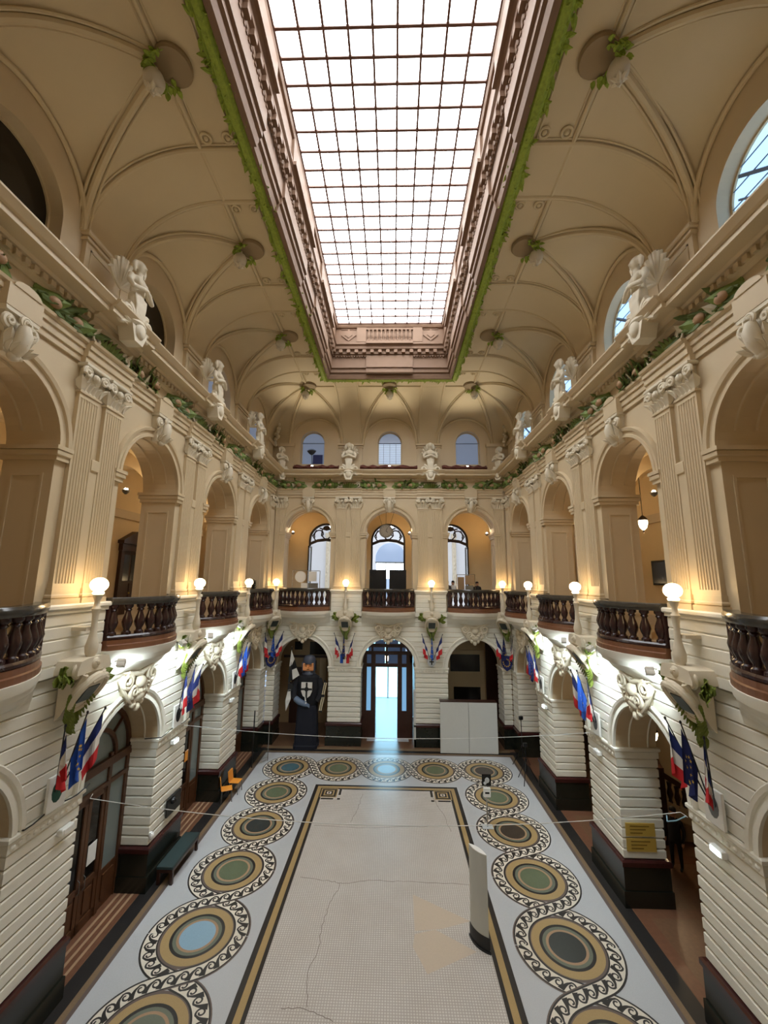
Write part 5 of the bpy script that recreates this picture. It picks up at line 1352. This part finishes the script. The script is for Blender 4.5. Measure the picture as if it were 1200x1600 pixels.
# ------------------------------------------------------------------ white boards in the right far arch
t = thing('white_partition', 'two tall white boards side by side before the right far arch', 'partition', (0, 23.3, 0))
for x0, x1 in ((2.84, 4.36), (4.38, 5.9)):
    mb = MB(); mb.box(x0, x1, -.03, .03, .04, 2.58); b = ob('board', mb.mesh('board', PANEL), t)
mb = MB(); mb.box(2.84, 5.9, -.01, .42, 2.58, 2.62); ob('board_shelf', mb.mesh('board_shelf', DARKW), t)
mb = MB()
for x in (2.9, 4.37, 5.84): mb.box(x - .03, x + .03, .03, .09, 0, 2.58); mb.box(x - .03, x + .03, .03, .4, 0, .05)
ob('board_leg', mb.mesh('board_leg', GREY), t)
# white side board by the entrance
t = tag(ob('leaning_board', None), 'narrow white board leaning beside the entrance doorway', 'board'); t.location = (1.45, 24.0, 0)
mb = MB(); mb.box(0, .12, 0, .5, 0, 2.9); ob('board', mb.mesh('board', PANEL), t)
# totem, dispenser stand
t = thing('sign_totem', 'tall pale lens shaped sign totem on a dark foot on the mosaic', 'totem', (2.52, 11.9, 0), radians(-52))
def lens_plan(L, D, n=10): return [(-L + 2 * L * k / n, -D * (1 - (-1 + 2 * k / n) ** 2)) for k in range(n + 1)] + [(L - 2 * L * k / n, D * (1 - (-1 + 2 * k / n) ** 2)) for k in range(1, n)]
mb = MB(); mb.polyz(lens_plan(.30, .075), .06, 2.15); ob('panel', mb.mesh('panel', mat('totem_grey', srgb(196, 198, 192), .4)), t)
mb = MB(); mb.polyz(lens_plan(.30, .075), 2.15, 2.17); ob('cap', mb.mesh('cap', WHITE), t)
mb = MB(); mb.polyz(lens_plan(.36, .11), 0, .06); mb.polyz(lens_plan(.33, .085), .06, .34); ob('foot', mb.mesh('foot', BLACK), t)
t = thing('dispenser_stand', 'slim white hand gel dispenser stand with a picture on top', 'dispenser', (3.86, 16.9, 0))
mb = MB(); mb.box(-.2, .2, -.15, .15, 0, .02); ob('foot', mb.mesh('foot', SILV), t)
mb = MB(); mb.tube([(0, 0, .02), (0, 0, 1.55)], .025, 8); ob('pole', mb.mesh('pole', CHROME), t)
mb = MB(); mb.box(-.13, .13, -.12, -.02, 1.05, 1.38, bev=.02); d_ = ob('dispenser', mb.mesh('dispenser', WHITE), t)
mb = MB(); mb.box(-.08, .08, -.125, -.118, 1.18, 1.24); ob('window', mb.mesh('window', BLACK), d_)
mb = MB(); mb.box(-.17, .17, -.05, -.02, 1.42, 1.82); p_ = ob('sign', mb.mesh('sign', BLACK), t)
mb = MB(); mb.ell((.02, -.055, 1.62), (.09, .01, .1), 10, 6); mb.ell((-.06, -.055, 1.52), (.06, .01, .06), 8, 6); ob('picture', mb.mesh('picture', SILV), p_)

# ------------------------------------------------------------------ bench, chairs, screen, stands
t = thing('padded_bench', 'long dark green padded bench against the second pier on the left', 'bench', (-6.55, 14.4, 0), pi / 2)
mb = MB(); mb.box(-.85, .85, -.25, .25, .42, .52, bev=.02); ob('seat', mb.mesh('seat', BENCHG), t)
mb = MB(); mb.box(-.84, .84, -.24, .24, .34, .42); ob('seat_frame', mb.mesh('seat_frame', DARKW), t)
for x in (-.78, .78):
    for y in (-.2, .2): mb = MB(); mb.box(x - .04, x + .04, y - .04, y + .04, 0, .36); ob('leg', mb.mesh('leg', DARKW), t)
for i, (x, y, r) in enumerate(((-6.62, 18.3, 2.0), (-6.5, 18.95, 1.5))):
    t = thing('orange_chair', 'orange plastic chair by the left wall, %s of the two' % ['nearer', 'farther'][i], 'chair', (x, y, 0), r, 'orange chairs by the left wall')
    mb = MB(); mb.box(-.21, .21, -.21, .21, .43, .47, bev=.015); ob('seat', mb.mesh('seat', ORANGE), t)
    mb = MB(); rg = [[(-.2, .2 + .06 * k / 5, .47 + .4 * k / 5), (.2, .2 + .06 * k / 5, .47 + .4 * k / 5), (.2, .23 + .06 * k / 5, .47 + .4 * k / 5), (-.2, .23 + .06 * k / 5, .47 + .4 * k / 5)] for k in range(6)]; mb.sweep(rg); ob('backrest', mb.mesh('backrest', ORANGE), t)
    for a in (-.18, .18):
        for b in (-.18, .18): mb = MB(); mb.tube([(a, b, .43), (a * 1.15, b * 1.15, 0)], .015, 6); ob('leg', mb.mesh('leg', GREY), t)
t = thing('wall_screen', 'small black screen on the second left pier', 'screen', W2('left', 14.47, -.05, 1.8), RZ('left'))
mb = MB(); mb.box(-.4, .4, -.06, .0, -.26, .26); ob('screen', mb.mesh('screen', BLACK), t)
mb = MB(); mb.box(-.1, .1, .0, .05, -.1, .1); ob('mount', mb.mesh('mount', GREY), t)
mb = MB(); mb.ell((-.1, -.08, .12), (.12, .1, .1), 8, 6); ob('speaker', mb.mesh('speaker', BLACK), t)
t = thing('wall_camera', 'small white dome camera at the edge of the second left pier', 'camera', W2('left', 13.36, -.06, 1.42), RZ('left'))
mb = MB(); mb.lathe([(.05, .1), (.07, .06), (.07, 0), (.05, -.06), (0, -.09)], 12); ob('dome', mb.mesh('dome', WHITE, smooth=True), t)
mb = MB(); mb.box(-.04, .04, 0, .07, .04, .12); ob('mount', mb.mesh('mount', WHITE), t)
def note(label, w, q, y, z, hw, hh, m, cat='notice'):
    t = thing('paper_notice', label, cat, W2(w, q, y, z), RZ(w)); mb = MB(); mb.box(-hw, hw, -.012, 0, -hh, hh); ob('sheet', mb.mesh('sheet', m), t)
    mb = MB(); mb.box(-hw * .9, hw * .9, -.015, -.011, hh * .86, hh * .94); ob('tape', mb.mesh('tape', PAPER), t); return t
note('white paper notice on the oak door in the second left arch', 'left', 12.05, .83, 1.75, .16, .24, PAPER)
for k, z in enumerate((1.85, 1.4)):
    m_ = YELL
t = note('tall white and orange poster on the oak door in the third left arch', 'left', 16.4, .83, 1.9, .15, .4, PAPER, 'poster')
mb = MB(); mb.box(-.14, .14, -.018, -.012, -.38, -.1); ob('print', mb.mesh('print', ORANGE), t)
note('small orange notice on the oak door in the third left arch', 'left', 17.0, .83, 2.2, .12, .2, ORANGE)
for k, z in enumerate((1.98, 1.58)):                 # two yellow signs on the near side of the second right pier
    t = thing('yellow_sign', 'yellow rectangular sign on the second right pier, %s of two' % ['upper', 'lower'][k], 'sign', (7.52, 13.28, z), 0, 'yellow signs on the right pier')
    mb = MB(); mb.box(-.42, .42, -.015, .01, -.17, .17); ob('plate', mb.mesh('plate', YELL), t)
    mb = MB()
    for r in range(3): mb.box(-.3, .25 - .1 * r, -.02, -.014, .08 - .09 * r, .11 - .09 * r)
    ob('print', mb.mesh('print', mat('sign_print', srgb(120, 92, 24), .7) if 'sign_print' not in MATS else MATS['sign_print']), t)
# tripods at the right far corner
for i, p in enumerate(((6.45, 20.4, 0), (6.75, 21.9, 0))):
    t = thing('black_tripod', 'black tripod stand in the far right corner, %s of the two' % ['nearer', 'farther'][i], 'tripod', p, .5 * i, 'black tripods')
    h = 1.5 if i == 0 else 2.2
    mb = MB(); mb.tube([(0, 0, .5), (0, 0, h)], .022, 8); ob('pole', mb.mesh('pole', BLACK), t)
    for k in range(3):
        a = 2 * pi * k / 3; mb = MB(); mb.tube([(0, 0, .95), (.5 * cos(a), .5 * sin(a), .01)], .016, 6); ob('leg', mb.mesh('leg', BLACK), t)
    mb = MB(); mb.lathe([(.04, .9), (.05, .95), (.04, 1.0)], 8); mb.box(-.09, .09, -.06, .06, h, h + .16); ob('head', mb.mesh('head', BLACK), t)
# dark display stand in the far left corner, glass screen
t = thing('glass_screen', 'clear glass screen on a dark post by the third left pier', 'screen', (-6.3, 21.6, 0), .9)
mb = MB(); mb.tube([(-.45, 0, 0), (-.45, 0, 2.6)], .03, 8); ob('post', mb.mesh('post', BLACK), t)
mb = MB(); mb.tube([(.45, 0, 0), (.45, 0, 1.9)], .02, 8); ob('post', mb.mesh('post', CHROME), t)
gm = mat('clear_glass', (.9, .95, .95, 1), .05); gm.node_tree.nodes['Principled BSDF'].inputs['Transmission Weight'].default_value = 1.0; gm.node_tree.nodes['Principled BSDF'].inputs['IOR'].default_value = 1.1
mb = MB(); mb.box(-.43, .43, -.005, .005, .2, 1.9); ob('pane', mb.mesh('pane', gm), t)
# ------------------------------------------------------------------ cables across the hall
def cable(label, pts, m, r=.008, name='cable'):
    mb = MB(); mb.tube(pts, r, 6); tag(ob(name, mb.mesh(name, m)), label, 'cable')
WIRE = mat('cable_white', srgb(214, 214, 210), .5)
cable('thin white cable strung across the hall between the nearest left and right piers', [(-6.92, 10.5, 3.95)] + [(-6.9 + 13.8 * k / 20, 10.4, 3.9 - 1.0 * (1 - (-1 + k / 10) ** 2) * .42) for k in range(21)] + [(6.92, 10.2, 3.9)], WIRE)
cable('thin white cable strung across the hall between the second left and right piers', [(-6.92, 14.95, 4.12)] + [(-6.9 + 13.8 * k / 20, 14.7, 4.1 - .3 * (1 - (-1 + k / 10) ** 2)) for k in range(21)] + [(6.92, 14.2, 4.2)], WIRE)
cable('black cable draped along the impost from the nearest left pier to the arch', [tuple(W2('left', 8.42 + .19 * k, -.10 if k else .3, 4.24 - .04 * sin(k))) for k in range(11)], BLACK, .016)
cable('black cable along the impost of the second left pier', [tuple(W2('left', 13.1 + .2 * k, -.10 if k else .3, 4.23 - .03 * sin(k))) for k in range(11)], BLACK, .014)
cable('blue looped cable end on the nearest right pier', [(6.88, 10.2, 3.92), (6.75, 10.35, 3.75), (6.7, 10.6, 3.6), (6.85, 10.85, 3.6)], mat('cable_blue', srgb(140, 180, 196), .5), .012)

# ------------------------------------------------------------------ right aisle: staircase, lantern, person
t = thing('staircase', 'stone staircase with dark balustrade in the right aisle', 'stairs', (11.9, 16.2, 0), pi)
for k in range(8):
    mb = MB(); mb.box(k * .28, k * .28 + .32, -2.2, -.1, 0, .17 * (k + 1)); ob('step', mb.mesh('step', BEIGE), t)
mb = MB(); mb.sweep([[(x, -.1, z - .25), (x, .04, z - .25), (x, .04, z + .25), (x, -.1, z + .25)] for x, z in [(k * .28, .17 * (k + 1) + .12 * sin(k * .7)) for k in range(8)]]); ob('stringer', mb.mesh('stringer', PAINT), t)
mb = MB(); mb.sweep([[(x, -.12, z + .85), (x, .06, z + .85), (x, .06, z + 1.05), (x, -.12, z + 1.05)] for x, z in [(k * .28, .17 * (k + 1)) for k in range(8)]]); ob('handrail', mb.mesh('handrail', DARKW), t)
mb = MB(); mb.lathe([(.08, 0), (.05, .1), (.11, .3), (.06, .5), (.09, .66)], 8); bm_ = mb.mesh('baluster', DARKW, smooth=True)
for k in range(8): ob('baluster', bm_, t, (.1 + k * .25, -.03, .15 * (k + 1) + .25))
mb = MB(); mb.box(1.84, 2.16, -.2, .14, 0, 2.5); mb.lathe([(.2, 2.5), (.14, 2.6), (.1, 2.8), (.06, 3.0), (.05, 3.2)], 10, (2.0, -.03, 0)); ob('newel_post', mb.mesh('newel_post', DARKW), t)
LANT = mat('lantern_glass', (1, .9, .75, 1), .3, emit=(1.0, .78, .48, 1), estr=9)
def lantern(label, loc, h, power):
    t = thing('hanging_lantern', label, 'lantern', loc); 
    mb = MB(); mb.tube([(0, 0, .3 if h > 0 else -.2), (0, 0, h)], .012 if h > 0 else .03, 6); ob('chain' if h > 0 else 'stem', mb.mesh('chain', BLACK), t)
    mb = MB(); mb.lathe([(.03, .34), (.09, .28), (.15, .2), (.16, .16)], 12); ob('cap', mb.mesh('cap', IRON), t)
    mb = MB(); mb.lathe([(.14, .16), (.15, .06), (.11, -.1), (.04, -.18), (0, -.2)], 12); ob('glass', mb.mesh('glass', LANT, smooth=True), t)
    mb = MB(); mb.ell((0, 0, -.24), (.03, .03, .06), 6, 5); ob('finial', mb.mesh('finial', IRON), t)
    lamp('POINT', (0, 0, -.35), power, (1.0, .74, .42), .1, parent=t)
lantern('glowing lantern on a chain behind the nearest pier of the right gallery', tuple(at(1005, 820, X=9.2)), 2.6, 14)
lantern('glowing lantern on the newel post of the staircase in the right aisle', (9.9, 16.23, 3.5), -.3, 70)
lantern('glowing lantern hanging in the entrance passage', (-.1, 26.6, 4.2), 1.5, 10)

def skin_person(h, pose, mats, zs):
    """standing figure grown from a joint skeleton; mats by height"""
    s = h / 1.75
    V = [(0, 0, .95), (0, .01, 1.15), (0, 0, 1.38), (0, -.01, 1.50), (0, -.02, 1.62), (0, -.03, 1.72)]; R = [.15, .14, .17, .06, .095, .07]
    E = [(0, 1), (1, 2), (2, 3), (3, 4), (4, 5)]
    def add(p, r, to): V.append(p); R.append(r); E.append((to, len(V) - 1)); return len(V) - 1
    for e in (-1, 1):
        a = add((e * .1, 0, .88), .095, 0); a = add((e * .11, -.02 + .02 * e * pose, .5), .065, a); a = add((e * .12, .02 * e * pose, .09), .045, a); add((e * .13, -.14, .035), .04, a)
        a = add((e * .20, 0, 1.40), .07, 2); a = add((e * .26, .03, 1.13), .05, a); a = add((e * .25, -.08, .88), .038, a); a = add((e * .24, -.10, .80), .04, a)
        for k, (dy, l) in enumerate(((-.03, .075), (-.01, .085), (.01, .08), (.03, .065))): add((e * .24, -.10 + dy, .80 - l), .012, a)
        add((e * .21, -.13, .77), .013, a)
    me = bpy.data.meshes.new('p'); me.from_pydata([tuple(c * s for c in p) for p in V], E, []); o = bpy.data.objects.new('p', me); COL.objects.link(o)
    md = o.modifiers.new('k', 'SKIN'); sk = me.skin_vertices[0].data
    for i, r in enumerate(R): sk[i].radius = (r * s, r * s * (.8 if i < 3 else 1)); sk[i].use_root = i == 0
    o.modifiers.new('u', 'SUBSURF').levels = 2
    dg = bpy.context.evaluated_depsgraph_get(); r = bpy.data.meshes.new_from_object(o.evaluated_get(dg)); bpy.data.objects.remove(o)
    r.materials.clear()
    for m in mats: r.materials.append(m)
    for p in r.polygons:
        c = p.center / s; hand = abs(c.x) > .19 and c.z < .86
        p.material_index = 0 if (c.z > 1.5 or hand) else 1 if c.z > .82 else 2 if c.z > .1 else 3
        p.use_smooth = True
    r.name = 'body'; return r
def person(label, loc, rz, h, coat, pose=1):
    t = thing('person', label, 'person', loc, rz, 'people in the building'); s = h / 1.75
    ob('body', skin_person(h, pose, [SKIN, coat, COAT, BLACK], None), t)
    mb = MB(); mb.ell((0, .015 * s, 1.70 * s), (.10 * s, .115 * s, .09 * s), 12, 8); mb.ell((0, .06 * s, 1.62 * s), (.085 * s, .06 * s, .10 * s), 10, 6); ob('hair', mb.mesh('hair', HAIR, smooth=True), t)
    mb = MB(); mb.ell((0, -.125 * s, 1.62 * s), (.014 * s, .02 * s, .025 * s), 6, 5)
    for e in (-1, 1): mb.ell((e * .095 * s, -.01 * s, 1.62 * s), (.014 * s, .025 * s, .035 * s), 6, 5)
    ob('face', mb.mesh('face', SKIN, smooth=True), t)
    mb = MB(); mb.sweep([[(.17 * s * cos(a) * k1, .135 * s * sin(a) * k1, z * s) for a in [2 * pi * k / 16 for k in range(16)]] for z, k1 in ((.78, 1.12), (1.0, 1.0), (1.25, 1.03), (1.4, 1.0), (1.47, .6))]); ob('jacket', mb.mesh('jacket', coat, smooth=True), t)
person('person in a dark coat standing in the right aisle', (9.5, 14.9, 0), -.9, 1.78, COAT)
person('person in a grey jacket standing in the right arch of the far gallery', tuple(at(699, 930, Y=25.2).xy) + (7.35,), .3, 1.72, SHIRT)
person('person in a white shirt standing in the right arch of the far gallery', tuple(at(708, 930, Y=25.7).xy) + (7.35,), -.4, 1.7, PAPER)
person('person in black standing at the right edge of the far gallery', tuple(at(746, 930, Y=25.3).xy) + (7.35,), .2, 1.66, BLACKC)

# ------------------------------------------------------------------ things in the galleries
def door_case(label, y):
    t = thing('panelled_door', label, 'door', (-GX, y, 7.35), pi / 2, 'doors of the left gallery')
    mb = MB(); mb.box(-.72, -.52, -.14, 0, 0, 3.0); mb.box(.52, .72, -.14, 0, 0, 3.0); mb.box(-.76, .76, -.18, 0, 2.85, 3.15); mb.box(-.85, .85, -.28, 0, 3.15, 3.28); mb.poly([(-.85, 3.28), (.85, 3.28), (0, 3.72)], -.26, 0); ob('door_case', mb.mesh('door_case', DARKW), t)
    mb = MB(); mb.box(-.52, .52, -.06, 0, 0, 2.85)
    for z0, z1 in ((.2, 1.0), (1.15, 1.5)):
        for a in (-.45, .05): mb.box(a, a + .4, -.09, -.05, z0, z1)
    ob('door_leaf', mb.mesh('door_leaf', DARKW), t)
    for a in (-.44, .06): mb = MB(); mb.box(a, a + .38, -.075, -.06, 1.6, 2.7); ob('pane', mb.mesh('pane', GLASSK), t)
    mb = MB(); mb.ell((.05, -.11, 1.08), (.03, .04, .03), 8, 5); ob('knob', mb.mesh('knob', GOLD), t)
door_case('dark wooden door with a pediment in the left gallery, behind the third pier', 17.3)
door_case('dark wooden door with a pediment in the left gallery, behind the nearest arch', 12.2)
# clock in the middle far arch
t = thing('hanging_clock', 'round clock hanging in the middle arch of the far gallery', 'clock', (-.2, 24.62, 12.05))
mb = MB(); mb.lathe([(.40, -.05), (.42, 0), (.40, .05)], 28); me = mb.mesh('case', mat('clock_stone', srgb(120, 108, 92), .5)); c = ob('case', me, t, rot=(pi / 2, 0, 0))
mb = MB(); mb.poly([(.33 * cos(a), .33 * sin(a)) for a in [2 * pi * k / 28 for k in range(28)]], -.065, -.05); ob('dial', mb.mesh('dial', mat('clock_dial', srgb(150, 136, 116), .5)), t)
mb = MB(); mb.tube([(0, -.075, 0), (.12, -.075, -.1)], .014, 5); mb.tube([(0, -.075, 0), (.1, -.075, .22)], .01, 5); ob('hands', mb.mesh('hands', BLACK), t)
mb = MB()
for k in range(12): a = pi * k / 6; mb.box(.28 * sin(a) - .015, .28 * sin(a) + .015, -.072, -.064, .28 * cos(a) - .015, .28 * cos(a) + .015)
ob('hour_marks', mb.mesh('hour_marks', BLACK), t)
for x in (-.5, 0, .5): mb = MB(); mb.tube([(x * .5, 0, .38), (x, 0, 1.2)], .01, 4); ob('rod', mb.mesh('rod', BLACK), t)
# black display panels and racks behind the far balustrade
for i, x0 in enumerate((-1.22, .02)):
    t = thing('display_stand', 'tall black display stand in the middle far arch, %s of the two' % ['left', 'right'][i], 'stand', (x0, 25.45, 7.35), 0, 'black display stands behind the far balcony')
    mb = MB(); mb.box(0, 1.06, 0, .06, .1, 2.36); ob('board', mb.mesh('board', BLACK), t)
    for a in (.1, .92): mb = MB(); mb.box(a, a + .05, -.25, .3, 0, .1); ob('foot', mb.mesh('foot', GREY), t)
t = thing('display_rack', 'metal display rack with a white disc and papers in the left far arch', 'rack', (-5.95, 25.0, 7.35))
mb = MB()
for x in (0, .93, 1.7): mb.tube([(x, 0, 0), (x, 0, 2.25)], .022, 6)
mb.tube([(0, 0, 2.25), (1.7, 0, 2.25)], .022, 6); mb.tube([(0, 0, .1), (1.7, 0, .1)], .022, 6); ob('frame', mb.mesh('frame', CHROME), t)
mb = MB(); mb.poly([(.5 + .34 * cos(a), 1.88 + .34 * sin(a)) for a in [2 * pi * k / 28 for k in range(28)]], -.02, .0); ob('disc', mb.mesh('disc', PAPER), t)
for x0, x1, z0, z1, m in ((.55, .95, 1.1, 1.5, PAPER), (1.0, 1.5, 1.6, 2.2, PAPER), (1.0, 1.6, .9, 1.5, GREY)): mb = MB(); mb.box(x0, x1, -.02, 0, z0, z1); ob('sheet', mb.mesh('sheet', m), t)
t = thing('display_rack', 'metal display rack with brown boards in the right far arch', 'rack', (4.15, 25.0, 7.35))
mb = MB()
for x in (0, 1.1): mb.tube([(x, 0, 0), (x, 0, 2.1)], .022, 6)
mb.tube([(0, 0, 2.1), (1.1, 0, 2.1)], .022, 6); ob('frame', mb.mesh('frame', CHROME), t)
for x0, x1, z0, z1, m in ((.05, .45, 1.2, 1.95, BROWNP), (.5, 1.05, 1.5, 2.05, BROWNP), (.5, 1.0, .7, 1.45, GREY)): mb = MB(); mb.box(x0, x1, -.02, 0, z0, z1); ob('board', mb.mesh('board', m), t)
# dark conical shrubs and a plant on the left gallery
for i, (u, v) in enumerate(((397, 906), (404, 906), (410, 906))):
    p = at(u, v, X=-7.6); t = thing('conical_shrub', 'dark cone shaped shrub in a pot on the farthest left balcony, %s of three' % ['nearest', 'middle', 'farthest'][i], 'shrub', (p.x, p.y, 7.35), 0, 'cone shrubs on the left balcony')
    mb = MB(); mb.lathe([(.16, 0), (.2, .4), (.17, .4), (.0, .35)], 12); ob('pot', mb.mesh('pot', BLACK), t)
    mb = MB()
    for k in range(120):
        z = random.random(); a = random.uniform(0, 2 * pi); r = .2 * (1 - z) + .01; mb.leaf((r * cos(a), r * sin(a), .4 + 1.25 * z), (cos(a), sin(a), .8), (cos(a), sin(a), -.5), .1, .05, .1, n=2, th=.005)
    mb.lathe([(.17, .4), (.1, 1.0), (.02, 1.6)], 8); ob('foliage', mb.mesh('foliage', mat('shrub_dark', srgb(38, 36, 26), .8) if 'shrub_dark' not in MATS else MATS['shrub_dark']), t)
p = at(325, 915, X=-8.2); t = thing('potted_plant', 'potted plant with a pointed leaf behind the third left balcony', 'plant', (p.x, p.y, 7.35))
mb = MB(); mb.lathe([(.2, 0), (.28, .8), (.24, .8), (0, .7)], 14); ob('pot', mb.mesh('pot', BROWNP), t)
mb = MB()
for k in range(14): a = 2 * pi * k / 14; mb.leaf((.05 * cos(a), .05 * sin(a), .75), (cos(a) * .5, sin(a) * .5, 1), (cos(a), sin(a), -.4), .7 + .25 * random.random(), .14, .15, n=4, th=.008)
ob('leaves', mb.mesh('leaves', mat('plant_brown', srgb(92, 66, 40), .7)), t)
t = thing('wall_picture', 'dark framed picture on the right gallery wall behind the nearest pier', 'picture', tuple(at(1033, 895, X=GX - .03)), -pi / 2)
mb = MB(); mb.box(-.5, .5, -.05, 0, -.5, .5); ob('frame', mb.mesh('frame', BLACK), t); mb = MB(); mb.box(-.42, .42, -.06, -.05, -.42, .42); ob('canvas', mb.mesh('canvas', GLASSK), t)
